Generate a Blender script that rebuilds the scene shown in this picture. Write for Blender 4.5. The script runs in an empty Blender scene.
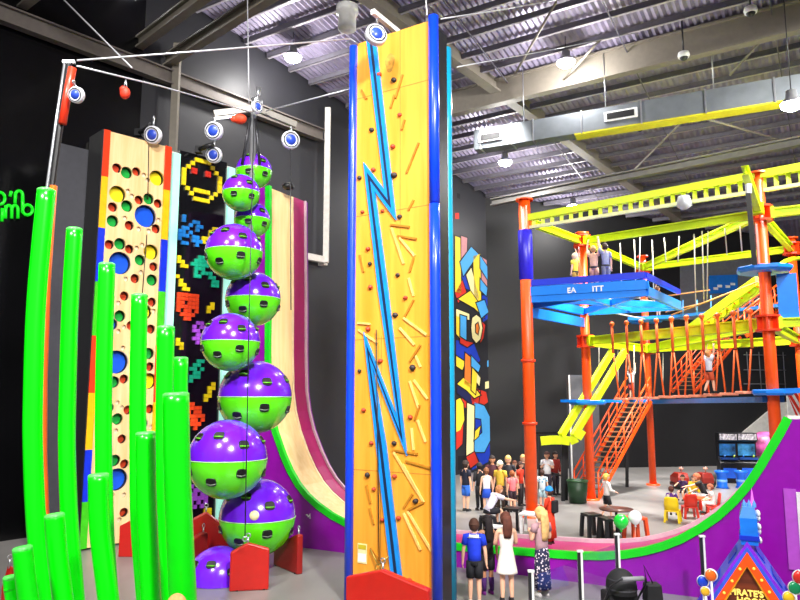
import bpy, bmesh, math, random
from mathutils import Vector, Matrix, noise
random.seed(7)
PI = math.pi
SC = bpy.context.scene
COL = SC.collection

# ------------------------------------------------------------------ camera, world, lights, exposure
CAM_H, FPX, PITCH = 3.8, 700.0, math.radians(7.73)
cam_data = bpy.data.cameras.new('camera')
cam_data.sensor_width = 36.0
cam_data.lens = FPX / 800.0 * 36.0
cam_data.clip_end = 200
cam = bpy.data.objects.new('camera', cam_data)
COL.objects.link(cam)
cam.location = (0, 0, CAM_H)
cam.rotation_euler = (PI / 2 + PITCH, 0, 0)
SC.camera = cam

world = bpy.data.worlds.new('world')
SC.world = world
world.use_nodes = True
bg = world.node_tree.nodes['Background']
bg.inputs['Color'].default_value = (0.93, 0.95, 1.0, 1)
bg.inputs['Strength'].default_value = 0.2

SC.view_settings.view_transform = 'Standard'
SC.view_settings.look = 'None'
SC.view_settings.gamma = 1.0
SC.view_settings.use_curve_mapping = False
SC.view_settings.exposure = 0.15


def area_light(name, loc, size, watts, col=(1, 0.97, 0.93), target=None, spread=180):
    d = bpy.data.lights.new(name, 'AREA')
    d.shape = 'DISK'
    d.size = size
    d.energy = watts
    d.color = col
    d.spread = math.radians(spread)
    o = bpy.data.objects.new(name, d)
    COL.objects.link(o)
    o.location = loc
    if target is not None:
        o.rotation_euler = (Vector(target) - Vector(loc)).to_track_quat('-Z', 'Y').to_euler()
    return o


# added fill lights without fixtures, aimed to brighten climbs, slide, floor and ropes course
area_light('fill_light', (-3.5, 6.5, 16.5), 1.6, 640, target=(-4.5, 17.0, 7.0), spread=100)
area_light('fill_light', (4.5, -3.0, 15.5), 1.6, 1150, target=(0.0, 14.0, 6.0), spread=70)
area_light('fill_light', (9.0, 7.0, 15.0), 1.6, 430, target=(8.5, 15.5, 0.0), spread=100)
area_light('fill_light', (9.5, 23.5, 13.6), 1.6, 2000, target=(9.0, 24.5, 0.0), spread=100)
area_light('fill_light', (14.5, 15.5, 14.0), 1.6, 1200, target=(10.5, 26.0, 4.0), spread=110)
area_light('fill_light', (13.5, 32.0, 12.4), 1.6, 1250, target=(13.0, 32.0, 0.0), spread=120)
area_light('fill_light', (3.5, 24.5, 14.0), 1.6, 600, target=(3.5, 26.0, 0.0), spread=85)
area_light('fill_light', (-7.5, 2.5, 13.5), 1.6, 540, target=(-4.6, 10.0, 3.5), spread=90)
LAMP_WATTS = 560

# ------------------------------------------------------------------ picture coordinates -> places
_c, _s = math.cos(PITCH), math.sin(PITCH)


def ray(px, py):
    x = (px - 400) / FPX
    y = (300 - py) / FPX
    return Vector((x, _c - y * _s, _s + y * _c))


def at(px, py, Y):
    r = ray(px, py)
    k = Y / r.y
    return Vector((r.x * k, Y, CAM_H + r.z * k))


def gnd(px, py, z=0.0):
    r = ray(px, py)
    k = (z - CAM_H) / r.z
    return Vector((r.x * k, r.y * k, z))


def onp(px, py, P, d):
    n = Vector((-d[1], d[0]))
    r = ray(px, py)
    k = (n.x * P[0] + n.y * P[1]) / (n.x * r.x + n.y * r.y)
    q = Vector((r.x * k, r.y * k, CAM_H + r.z * k))
    return q


class Plane:
    """An upright plane through P along d; (t, z, o) -> a point, o metres out of it towards the viewer."""
    def __init__(self, P, d):
        self.P = Vector((P[0], P[1]))
        self.d = Vector((d[0], d[1])).normalized()
        n = Vector((-self.d.y, self.d.x))
        self.n = n if n.y < 0 else -n

    def pt(self, t, z, o=0.0):
        q = self.P + self.d * t + self.n * o
        return Vector((q.x, q.y, z))

    def tz(self, px, py):
        q = onp(px, py, self.P, self.d)
        return (Vector((q.x, q.y)) - self.P).dot(self.d), q.z


# ------------------------------------------------------------------ materials
def lin(h):
    h = h.lstrip('#')
    v = [int(h[i:i + 2], 16) / 255 for i in (0, 2, 4)]
    return tuple(c / 12.92 if c <= 0.04045 else ((c + 0.055) / 1.055) ** 2.4 for c in v)


MATS = {}


def mat(name, hexcol, rough=0.5, metal=0.0, var=0.1, scale=6.0, coat=0.0, emit=0.0, stretch=None, bump=0.0, alpha=1.0, trans=0.0, spec=0.5):
    if name in MATS:
        return MATS[name]
    m = bpy.data.materials.new(name)
    m.use_nodes = True
    nt = m.node_tree
    b = nt.nodes['Principled BSDF']
    base = lin(hexcol)
    tc = nt.nodes.new('ShaderNodeTexCoord')
    mp = nt.nodes.new('ShaderNodeMapping')
    nz = nt.nodes.new('ShaderNodeTexNoise')
    nz.inputs['Scale'].default_value = scale
    nz.inputs['Detail'].default_value = 5
    if stretch:
        mp.inputs['Scale'].default_value = stretch
    nt.links.new(tc.outputs['Object'], mp.inputs['Vector'])
    nt.links.new(mp.outputs['Vector'], nz.inputs['Vector'])
    rp = nt.nodes.new('ShaderNodeValToRGB')
    rp.color_ramp.elements[0].position = 0.3
    rp.color_ramp.elements[1].position = 0.7
    rp.color_ramp.elements[0].color = tuple(c * (1 - var) for c in base) + (1,)
    rp.color_ramp.elements[1].color = tuple(min(1, c * (1 + var)) for c in base) + (1,)
    nt.links.new(nz.outputs['Fac'], rp.inputs['Fac'])
    nt.links.new(rp.outputs['Color'], b.inputs['Base Color'])
    b.inputs['Roughness'].default_value = rough
    b.inputs['Metallic'].default_value = metal
    b.inputs['Coat Weight'].default_value = coat
    b.inputs['Coat Roughness'].default_value = 0.08
    b.inputs['Specular IOR Level'].default_value = spec
    if emit:
        nt.links.new(rp.outputs['Color'], b.inputs['Emission Color'])
        b.inputs['Emission Strength'].default_value = emit
    if bump:
        bp = nt.nodes.new('ShaderNodeBump')
        bp.inputs['Strength'].default_value = bump
        nt.links.new(nz.outputs['Fac'], bp.inputs['Height'])
        nt.links.new(bp.outputs['Normal'], b.inputs['Normal'])
    if trans:
        b.inputs['Transmission Weight'].default_value = trans
    MATS[name] = m
    return m


def wood_mat(name, hexcol, hexdark, scale=2.2, rough=0.42):
    m = bpy.data.materials.new(name)
    m.use_nodes = True
    nt = m.node_tree
    b = nt.nodes['Principled BSDF']
    tc = nt.nodes.new('ShaderNodeTexCoord')
    mp = nt.nodes.new('ShaderNodeMapping')
    mp.inputs['Scale'].default_value = (3.0, 3.0, 0.22)
    nz = nt.nodes.new('ShaderNodeTexNoise')
    nz.inputs['Scale'].default_value = scale
    nz.inputs['Detail'].default_value = 8
    nz.inputs['Distortion'].default_value = 0.7
    rp = nt.nodes.new('ShaderNodeValToRGB')
    rp.color_ramp.elements[0].position = 0.28
    rp.color_ramp.elements[1].position = 0.62
    rp.color_ramp.elements[0].color = lin(hexdark) + (1,)
    rp.color_ramp.elements[1].color = lin(hexcol) + (1,)
    nt.links.new(tc.outputs['Object'], mp.inputs['Vector'])
    nt.links.new(mp.outputs['Vector'], nz.inputs['Vector'])
    nt.links.new(nz.outputs['Fac'], rp.inputs['Fac'])
    nt.links.new(rp.outputs['Color'], b.inputs['Base Color'])
    b.inputs['Roughness'].default_value = rough
    b.inputs['Coat Weight'].default_value = 0.15
    MATS[name] = m
    return m


def glass_mat():
    m = bpy.data.materials.new('clear_glass')
    m.use_nodes = True
    nt = m.node_tree
    nt.nodes.remove(nt.nodes['Principled BSDF'])
    out = nt.nodes['Material Output']
    tr = nt.nodes.new('ShaderNodeBsdfTransparent')
    tr.inputs['Color'].default_value = (0.95, 0.97, 1.0, 1)
    gl = nt.nodes.new('ShaderNodeBsdfGlossy')
    gl.inputs['Roughness'].default_value = 0.03
    lw = nt.nodes.new('ShaderNodeLayerWeight')
    lw.inputs['Blend'].default_value = 0.12
    mx = nt.nodes.new('ShaderNodeMixShader')
    nt.links.new(lw.outputs['Facing'], mx.inputs['Fac'])
    nt.links.new(tr.outputs['BSDF'], mx.inputs[1])
    nt.links.new(gl.outputs['BSDF'], mx.inputs[2])
    nt.links.new(mx.outputs['Shader'], out.inputs['Surface'])
    return m


# ------------------------------------------------------------------ mesh builder
class MB:
    def __init__(self):
        self.v, self.f, self.m, self.sm = [], [], [], []

    def add(self, vs, fs, mi=0, smooth=False):
        b = len(self.v)
        self.v.extend(Vector(p) for p in vs)
        for f in fs:
            self.f.append([b + i for i in f])
            self.m.append(mi)
            self.sm.append(smooth)
        return self

    def hexa(self, bottom, top, mi=0):
        n = len(bottom)
        vs = list(bottom) + list(top)
        fs = [list(range(n))[::-1], list(range(n, 2 * n))]
        for i in range(n):
            j = (i + 1) % n
            fs.append([i, j, n + j, n + i])
        return self.add(vs, fs, mi)

    def box(self, c, size, rz=0.0, mi=0, tilt=None):
        x, y, z = (s / 2 for s in size)
        R = Matrix.Rotation(rz, 3, 'Z')
        if tilt is not None:
            R = R @ tilt
        c = Vector(c)
        q = [c + R @ Vector(p) for p in ((-x, -y, -z), (x, -y, -z), (x, y, -z), (-x, y, -z), (-x, -y, z), (x, -y, z), (x, y, z), (-x, y, z))]
        return self.add(q, [[3, 2, 1, 0], [4, 5, 6, 7], [0, 1, 5, 4], [1, 2, 6, 5], [2, 3, 7, 6], [3, 0, 4, 7]], mi)

    def bar(self, a, b, w, h, up=(0, 0, 1), mi=0):
        a, b = Vector(a), Vector(b)
        d = (b - a).normalized()
        u = Vector(up)
        s = d.cross(u)
        if s.length < 1e-4:
            s = d.cross(Vector((1, 0, 0)))
        s.normalize()
        u = s.cross(d).normalized()
        s, u = s * w / 2, u * h / 2
        q = [a - s - u, a + s - u, a + s + u, a - s + u, b - s - u, b + s - u, b + s + u, b - s + u]
        return self.add(q, [[0, 1, 2, 3], [7, 6, 5, 4], [0, 4, 5, 1], [1, 5, 6, 2], [2, 6, 7, 3], [3, 7, 4, 0]], mi)

    def ibeam(self, a, b, w, h, t=0.05, mi=0):
        a, b = Vector(a), Vector(b)
        up = Vector((0, 0, 1))
        self.bar(a + up * (h / 2 - t / 2), b + up * (h / 2 - t / 2), w, t, mi=mi)
        self.bar(a - up * (h / 2 - t / 2), b - up * (h / 2 - t / 2), w, t, mi=mi)
        self.bar(a, b, t, h - 2 * t, mi=mi)
        return self

    def tube(self, pts, r, n=12, mi=0, caps=True, smooth=True, squash=1.0):
        pts = [Vector(p) for p in pts]
        rs = r if isinstance(r, (list, tuple)) else [r] * len(pts)
        vs, fs = [], []
        ref = None
        for i, p in enumerate(pts):
            d = (pts[min(i + 1, len(pts) - 1)] - pts[max(i - 1, 0)]).normalized()
            if ref is None:
                ref = Vector((0, 0, 1)) if abs(d.z) < 0.9 else Vector((1, 0, 0))
            s = d.cross(ref).normalized()
            u = s.cross(d).normalized()
            ref = u
            for k in range(n):
                a = 2 * PI * k / n
                vs.append(p + (s * math.cos(a) + u * math.sin(a) * squash) * rs[i])
        for i in range(len(pts) - 1):
            for k in range(n):
                k2 = (k + 1) % n
                fs.append([i * n + k, i * n + k2, (i + 1) * n + k2, (i + 1) * n + k])
        self.add(vs, fs, mi, smooth)
        if caps:
            b = len(self.v) - len(vs)
            self.f.append([b + k for k in range(n)][::-1]); self.m.append(mi); self.sm.append(False)
            e = b + (len(pts) - 1) * n
            self.f.append([e + k for k in range(n)]); self.m.append(mi); self.sm.append(False)
        return self

    def lathe(self, prof, c=(0, 0, 0), n=24, mi=0, axis=None, smooth=True, sx=1.0, sy=1.0, a0=0.0, a1=2 * PI):
        """prof: (r, z) pairs turned round the axis (z by default) at c."""
        c = Vector(c)
        R = Matrix.Identity(3) if axis is None else Vector((0, 0, 1)).rotation_difference(Vector(axis)).to_matrix()
        vs, fs = [], []
        full = abs(a1 - a0 - 2 * PI) < 1e-6
        m = n if full else n + 1
        for r, z in prof:
            for k in range(m):
                a = a0 + (a1 - a0) * k / n
                vs.append(c + R @ Vector((r * math.cos(a) * sx, r * math.sin(a) * sy, z)))
        for i in range(len(prof) - 1):
            for k in range(n):
                k2 = (k + 1) % m
                fs.append([i * m + k, i * m + k2, (i + 1) * m + k2, (i + 1) * m + k])
        return self.add(vs, fs, mi, smooth)

    def ball(self, c, r, n=20, mi=0, sq=(1, 1, 1), z0=-1.0, z1=1.0):
        c = Vector(c)
        k = max(4, n // 2)
        a0, a1 = math.asin(max(-1, z0)), math.asin(min(1, z1))
        vs, fs = [], []
        for i in range(k + 1):
            a = a0 + (a1 - a0) * i / k
            for j in range(n):
                b = 2 * PI * j / n
                vs.append(c + Vector((math.cos(a) * math.cos(b) * sq[0], math.cos(a) * math.sin(b) * sq[1], math.sin(a) * sq[2])) * r)
        for i in range(k):
            for j in range(n):
                j2 = (j + 1) % n
                fs.append([i * n + j, i * n + j2, (i + 1) * n + j2, (i + 1) * n + j])
        return self.add(vs, fs, mi, True)

    def loft(self, rings, mi=0, smooth=True, caps=True):
        n = len(rings[0])
        vs = [p for r in rings for p in r]
        fs = []
        for i in range(len(rings) - 1):
            for k in range(n):
                k2 = (k + 1) % n
                fs.append([i * n + k, i * n + k2, (i + 1) * n + k2, (i + 1) * n + k])
        self.add(vs, fs, mi, smooth)
        if caps:
            b = len(self.v) - len(vs)
            self.f.append([b + k for k in range(n)][::-1]); self.m.append(mi); self.sm.append(False)
            e = b + (len(rings) - 1) * n
            self.f.append([e + k for k in range(n)]); self.m.append(mi); self.sm.append(False)
        return self

    def prism(self, poly3, depth_vec, mi=0):
        d = Vector(depth_vec)
        return self.hexa([Vector(p) for p in poly3], [Vector(p) + d for p in poly3], mi)

    def build(self, name, mats, parent=None, local=False, bevel=0.0):
        me = bpy.data.meshes.new(name)
        off = Vector((0, 0, 0))
        if parent is not None and not local:
            p = parent
            while p is not None:
                off += Vector(p.location)
                p = p.parent
        me.from_pydata([tuple(v - off) for v in self.v], [], self.f)
        if not isinstance(mats, (list, tuple)):
            mats = [mats]
        for m in mats:
            me.materials.append(m)
        me.polygons.foreach_set('material_index', self.m)
        me.polygons.foreach_set('use_smooth', self.sm)
        bm = bmesh.new()
        bm.from_mesh(me)
        bmesh.ops.recalc_face_normals(bm, faces=bm.faces)
        bm.to_mesh(me)
        bm.free()
        me.update()
        o = bpy.data.objects.new(name, me)
        COL.objects.link(o)
        o.parent = parent
        if bevel:
            bv = o.modifiers.new('bevel', 'BEVEL')
            bv.width = bevel
            bv.segments = 2
            bv.limit_method = 'ANGLE'
        return o


def tag(o, label, cat, group=None, kind=None):
    o['label'] = label
    o['category'] = cat
    if group:
        o['group'] = group
    if kind:
        o['kind'] = kind
    return o


def thing(name, label, cat, loc=(0, 0, 0), group=None, rz=0.0):
    o = bpy.data.objects.new(name, None)
    o.empty_display_size = 0.1
    COL.objects.link(o)
    o.location = loc
    o.rotation_euler = (0, 0, rz)
    return tag(o, label, cat, group)


def struct(o, label=None, cat=None):
    o['kind'] = 'structure'
    if label:
        o['label'] = label
        o['category'] = cat
    return o


def recentre(o):
    """Move a single-mesh thing's origin to the middle of its base."""
    vs = o.data.vertices
    xs = [v.co.x for v in vs]; ys = [v.co.y for v in vs]; zs = [v.co.z for v in vs]
    c = Vector(((min(xs) + max(xs)) / 2, (min(ys) + max(ys)) / 2, min(zs)))
    o.data.transform(Matrix.Translation(-c))
    o.location = c
    return o


def copy_tree(o, parent=None):
    c = o.copy()
    COL.objects.link(c)
    c.parent = parent
    for ch in o.children:
        copy_tree(ch, c)
    return c


def text_mesh(name, body, size, extrude, m, matrix, parent=None, align='CENTER', bold=0.0):
    cu = bpy.data.curves.new(name, 'FONT')
    cu.body = body
    cu.size = size
    cu.extrude = extrude
    cu.offset = bold
    cu.align_x = align
    cu.resolution_u = 3
    tmp = bpy.data.objects.new(name + '_text', cu)
    COL.objects.link(tmp)
    dg = bpy.context.evaluated_depsgraph_get()
    me = bpy.data.meshes.new_from_object(tmp.evaluated_get(dg))
    bpy.data.objects.remove(tmp)
    off = Vector((0, 0, 0))
    p = parent
    while p is not None:
        off += Vector(p.location)
        p = p.parent
    me.transform(Matrix.Translation(-off) @ matrix)
    me.materials.clear()
    me.materials.append(m)
    o = bpy.data.objects.new(name, me)
    COL.objects.link(o)
    o.parent = parent
    return o


def frame_matrix(origin, xdir, zdir=(0, 0, 1)):
    """Text lies in the plane of xdir and zdir."""
    x = Vector(xdir).normalized()
    y = Vector(zdir).normalized()
    z = x.cross(y)
    M = Matrix((x, y, z)).transposed().to_4x4()
    M.translation = Vector(origin)
    return M


# shared materials
M_STEEL = mat('brushed_steel', '#b9bbc0', 0.3, 0.85)
M_DARKSTEEL = mat('dark_steel', '#3a3a3e', 0.4, 0.6)
M_WHITE = mat('white_paint', '#e8e8e6', 0.4)
M_BLACK = mat('black_paint', '#101013', 0.45)
M_GREEN = mat('green_gloss_plastic', '#03ec06', 0.28, coat=0.35, var=0.03)
M_RED = mat('red_vinyl', '#b5130a', 0.42, var=0.06, coat=0.2)
M_ORANGE = mat('orange_steel_paint', '#f4520c', 0.38, var=0.05)
M_YELLOW = mat('lime_yellow_steel_paint', '#d6ea14', 0.4, var=0.05)
M_BLUE = mat('blue_vinyl', '#0a3be0', 0.3, coat=0.3, var=0.05)
M_SKYBLUE = mat('sky_blue_paint', '#0b7ce6', 0.38, var=0.05)
M_DEEPBLUE = mat('deep_blue_paint', '#1430c8', 0.4, var=0.05)
M_TEAL = mat('teal_vinyl', '#1299c4', 0.32, coat=0.25, var=0.05)
M_CABLE = mat('pale_steel_cable', '#c9cad0', 0.35, 0.4)
M_ROPE = mat('pale_rope', '#c9c2b2', 0.8)
M_GLASS = glass_mat()
# ================================================================== the hall
AX = Vector((0.53, 0.848))       # down the roof slope, away from the viewer
BX = Vector((0.848, -0.53))      # across it
ROOF0, SLOPE = 13.7, 0.15


def roof(x, y):
    return ROOF0 + SLOPE * (39.0 - (x * AX.x + y * AX.y))


def uv(u, v):
    return Vector((BX.x * u + AX.x * v, BX.y * u + AX.y * v))


# floor
m_floor = mat('polished_concrete', '#817e7c', 0.36, var=0.16, scale=0.9, stretch=(1.0, 0.45, 1.0), bump=0.02)
struct(MB().add([(-24, -6, 0), (42, -6, 0), (42, 46, 0), (-24, 46, 0)], [[0, 1, 2, 3]]).build('floor', m_floor))

# walls
CORNER = Vector((4.6, 36.6))
WL_D = Vector((-0.65, -0.76))
WB_D = Vector((0.986, 0.165))
m_wall = mat('charcoal_wall_paint', '#26262b', 0.5, var=0.15, scale=0.4)
m_wall_dark = mat('black_glossy_cladding', '#08080a', 0.2, var=0.2, scale=0.6)
m_wall_back = mat('dark_grey_wall_paint', '#0f0f12', 0.6, var=0.25, scale=0.25)


def wall(name, a, b, m, thick):
    a, b = Vector(a), Vector(b)
    t = Vector(thick)
    z = lambda p: roof(p.x, p.y)
    bot = [Vector((p.x, p.y, 0)) for p in (a, b, b + t, a + t)]
    top = [Vector((p.x, p.y, z(p))) for p in (a, b, b + t, a + t)]
    return struct(MB().hexa(bot, top).build(name, m))


WL_N = Vector((-0.76, 0.65))
wl = lambda t: CORNER + WL_D * t
wall('wall_left', wl(0), wl(19.9), m_wall, WL_N * 0.3)
wall('wall_left_front', wl(19.9), wl(42), m_wall_dark, WL_N * 0.3)
wall('wall_back', CORNER, CORNER + WB_D * 40, m_wall_back, Vector((-0.165, 0.986)) * 0.3)


def wl_u(v):
    """u of the left wall's inner face at roof coordinate v."""
    # point on wall: CORNER + WL_D t ; v = p.AX
    t = (v - CORNER.dot(AX)) / WL_D.dot(AX)
    return wl(t).dot(BX)


# corrugated roof sheeting between the purlins
m_deck = mat('foil_roof_sheeting', '#9088a0', 0.42, 0.2, var=0.25, scale=1.4)
d = MB()
vs, fs = [], []
NU, U0, U1 = 760, -36.0, 46.0
V0, V1 = 2.0, 47.0
for i in range(NU + 1):
    u = U0 + (U1 - U0) * i / NU
    h = 0.035 if (i // 1) % 2 else -0.02
    for v in (V0, V1):
        p = uv(u, v)
        vs.append((p.x, p.y, roof(p.x, p.y) + h + 0.03))
for i in range(NU):
    fs.append([2 * i, 2 * i + 2, 2 * i + 3, 2 * i + 1])
struct(d.add(vs, fs).build('ceiling', m_deck))

m_purlin = mat('purlin_steel', '#6a6770', 0.45, 0.3)
m_flange = mat('pale_purlin_lip', '#b8b2bc', 0.4, 0.2)
m_beam = mat('warm_grey_beam_paint', '#7f786d', 0.5, var=0.06)
k = 0
v = 5.0
while v < 42:
    ua = max(wl_u(v) + 0.1, -30)
    ub = 40
    if v > 30:   # behind the back wall: stop at it
        # back wall: CORNER + WB_D s
        s = (v - CORNER.dot(AX)) / WB_D.dot(AX)
        if s > 0:
            ua = max(ua, (CORNER + WB_D * s).dot(BX) + 0.3)
    a, b = uv(ua, v), uv(ub, v)
    A = Vector((a.x, a.y, roof(a.x, a.y) - 0.15))
    B = Vector((b.x, b.y, roof(b.x, b.y) - 0.15))
    mb = MB().bar(A, B, 0.05, 0.19)
    mb.bar(A + Vector((AX.x, AX.y, 0)) * 0.05 - Vector((0, 0, 0.085)), B + Vector((AX.x, AX.y, 0)) * 0.05 - Vector((0, 0, 0.085)), 0.13, 0.02, mi=1)
    struct(mb.build('ceiling_beam', [m_purlin, m_flange]))
    v += 1.05

# rods under the purlins that run down the slope
for u in (-10, -5.5, -1, 3.5, 8, 12.5, 17, 21.5, 26):
    a, b = uv(u, 6 if u > -4 else 12), uv(u, 37 if u < 4 else 41)
    struct(MB().bar((a.x, a.y, roof(a.x, a.y) - 0.32), (b.x, b.y, roof(b.x, b.y) - 0.32), 0.04, 0.04).build('ceiling_beam', m_purlin))

# the main frame beam down the slope
A0, A1 = Vector((1.92, 24.0, 15.75)), Vector((16.1, 38.0, 12.9))
D0 = A1 - A0
P, Q = A0 - D0 * 0.75 + Vector((0, 0, 0.45)), A0 + D0 * 0.99 + Vector((0, 0, 0.45))
struct(MB().ibeam(P, Q, 0.42, 0.9, 0.07).build('ceiling_beam', m_beam))
# deep girders across it
def girder(px0, py0, px1, py1, Z, dep, ext0=0.0, ext1=0.3, w=0.35, m=None, box=True):
    def hit(px, py):
        r = ray(px, py)
        kk = (Z - CAM_H) / r.z
        return Vector((r.x * kk, r.y * kk, Z))
    a, b = hit(px0, py0), hit(px1, py1)
    dd = b - a
    a, b = a - dd * ext0, b + dd * ext1
    up = Vector((0, 0, dep / 2))
    mb = MB()
    mb.ibeam(a + up, b + up, w, dep, 0.06)
    return struct(mb.build('ceiling_beam', m or m_beam))


girder(455, 115, 787, 35, 14.9, 1.0, ext0=0.35, ext1=0.5)
girder(492, 206, 800, 146, 13.0, 0.35, ext0=0.0, ext1=0.4, m=mat('pale_grey_beam_paint', '#6e6b68', 0.5))
girder(132, 54, 205, 0, 14.9, 0.4, ext0=0.0, ext1=2.0, w=0.28)
girder(166, 67, 272, 0, 14.6, 0.4, ext0=0.0, ext1=1.2, w=0.28)
girder(20, 10, 60, -22, 14.7, 0.4, ext0=0.0, ext1=1.0, w=0.28)

# diagonal wind braces
def brace(p0, p1, z0, z1, r=0.045):
    def hit(p, Z):
        rr = ray(*p)
        kk = (Z - CAM_H) / rr.z
        return Vector((rr.x * kk, rr.y * kk, Z))
    return struct(MB().tube([hit(p0, z0), hit(p1, z1)], r, 6).build('ceiling_beam', m_beam))


brace((515, 74), (556, 2), 15.6, 15.9)
brace((632, 172), (690, 114), 14.2, 14.5)
brace((690, 114), (800, 146), 14.5, 13.6)
brace((560, 84), (600, 40), 15.2, 15.6)
brace((730, 75), (762, 40), 15.0, 15.3)

# girt along the left wall, posts beside it
m_girt = mat('dull_brown_girt', '#6d6560', 0.5, 0.2)
P3 = lambda t, z, o=0.0: Vector((wl(t).x + 0.76 * o, wl(t).y - 0.65 * o, z))
struct(MB().ibeam(P3(30, 14.2, 0.25), P3(12.2, 14.2, 0.25), 0.28, 0.5).build('trim_1', m_girt))
struct(MB().bar(P3(21.5, 11.2, 0.1), P3(17.0, 11.2, 0.1), 0.15, 0.32).build('trim_2', mat('off_white_lining', '#c9c3b4', 0.6)))
m_post_white = mat('white_steel_post', '#cfcac2', 0.45)
for (t, z0, z1, nm) in ((18.9, 11.0, 15.4, 'trim_3'), (12.0, 9.0, 15.4, 'trim_4')):
    struct(MB().bar(P3(t, z0, 0.35), P3(t, z1, 0.35), 0.22, 0.22).bar(P3(t, z0, 0.35), P3(t, z0, 0.0), 0.2, 0.2).build(nm, m_post_white if t < 13 else m_beam))
struct(MB().bar(P3(12.0, 9.1, 0.3), P3(14.0, 9.1, 0.3), 0.2, 0.25).build('trim_5', m_post_white))

# grey recessed panel bay to the left of the wooden wall
PN = Plane((-7.52, 18.22), (0.7, 0.714))
q_ = PN.pt(0, 0, -0.9)
PNB = Plane((q_.x, q_.y), (0.7, 0.714))
tl = PNB.tz(57, 146); tr = PNB.tz(97, 152)
m_bay = mat('slate_grey_panel', '#3b3b42', 0.5, var=0.1)
b0, b1 = PNB.pt(tl[0], 0), PNB.pt(tr[0], 0)
dv = Vector((-0.714, 0.7, 0)) * 0.2
struct(MB().hexa([b0, b1, b1 + dv, b0 + dv], [q + Vector((0, 0, tr[1])) for q in (b0, b1, b1 + dv, b0 + dv)]).build('partition_left', m_bay))

# air duct with grilles; yellow bounce light is painted on its lower face
m_duct = mat('galvanised_duct', '#7c8288', 0.4, 0.6, var=0.12, scale=2)
DZ = 12.9
def hitz(px, py, Z):
    rr = ray(px, py)
    kk = (Z - CAM_H) / rr.z
    return Vector((rr.x * kk, rr.y * kk, Z))
da, db = hitz(474, 151, DZ), hitz(800, 99, DZ)
db = db + (db - da) * 0.25
dd = (db - da).normalized()
dn = Vector((0, 0, 1)).cross(dd)
duct = thing('air_duct', 'long square silver air duct hung under the roof above the ropes course', 'duct', da)
q = [da, db, db + dn * 0.55, da + dn * 0.55]
MB().hexa([p + Vector((0, 0, 0.05)) for p in q], [p + Vector((0, 0, 0.82)) for p in q]).build('duct_run', m_duct, duct)
L = (db - da).length
q2 = [da + dd * (L * 0.28), db, db + dn * 0.57, da + dd * (L * 0.28) + dn * 0.57]
MB().hexa([p - Vector((0, 0, 0.0)) for p in q2], [p + Vector((0, 0, 0.06)) for p in q2]).build('underside_bounce', mat('yellow_bounce_tint', '#c9bf2e', 0.4, 0.3), duct)
for s0 in (0.02, 0.11, 0.17, 0.3, 0.45, 0.6, 0.75, 0.9):
    p = da + dd * (L * s0)
    MB().box(p + dn * 0.275 + Vector((0, 0, 0.435)), (0.05, 0.62, 0.84), math.atan2(dd.y, dd.x)).build('seam_flange', M_STEEL, duct)
for s0, w in ((0.05, 0.9), (0.40, 1.1)):
    p = da + dd * (L * s0) - dn * 0.03 + Vector((0, 0, 0.45))
    gr = MB().box(p, (w, 0.06, 0.34), math.atan2(dd.y, dd.x)).build('grille', M_WHITE, duct)
    MB().box(p - dn * 0.035, (w * 0.82, 0.03, 0.22), math.atan2(dd.y, dd.x)).build('grille_slot', M_BLACK, gr)
for s0 in (0.14, 0.36, 0.62, 0.86):
    p = da + dd * (L * s0) + dn * 0.27
    MB().tube([p + Vector((0, 0, 0.8)), Vector((p.x, p.y, roof(p.x, p.y)))], 0.02, 6).build('hanger_rod', M_STEEL, duct)

# high-bay lamps
m_bulb = mat('lamp_glow', '#ffffff', 0.5, emit=60.0, var=0.0)
lamp_spots = [((293, 57), 'over the purple and green ball tower'), ((566, 62), 'beside the deep grey girder'), ((505, 162), 'above the painted lettering by the corner'),
              ((573, 206), 'low over the orange post with the blue sleeve'), ((792, 104), 'over the tall orange post, past the duct end'), ((127, -4), 'above the red-sleeved steel mast')]
for (px, py), where in lamp_spots:
    Z = 14.2
    for _ in range(8):
        p = hitz(px, py, Z)
        Z = roof(p.x, p.y) - 0.95
    if px == 792:
        Z = 12.1
    p = hitz(px, py, Z)
    t = thing('high_bay_lamp', 'lit round ceiling lamp ' + where, 'lamp', p, 'high bay lamps under the roof')
    MB().lathe([(0.02, 0.42), (0.14, 0.4), (0.16, 0.2), (0.3, 0.06), (0.33, 0.0), (0.31, 0.0), (0.2, 0.1)], p, 20).build('housing', M_STEEL, t)
    MB().lathe([(0.0, -0.2), (0.16, -0.17), (0.28, -0.09), (0.31, 0.02)], p, 20).build('bulb', m_bulb, t)
    MB().tube([p + Vector((0, 0, 0.4)), Vector((p.x, p.y, roof(p.x, p.y)))], 0.015, 6).build('hanger_rod', M_DARKSTEEL, t)
    ld = bpy.data.lights.new('lamp_light', 'POINT')
    ld.energy = LAMP_WATTS
    ld.shadow_soft_size = 0.25
    ld.color = (1, 0.97, 0.94)
    lo = bpy.data.objects.new('lamp_light', ld)
    COL.objects.link(lo)
    lo.parent = t
    lo.location = (0, 0, -0.4)

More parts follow.
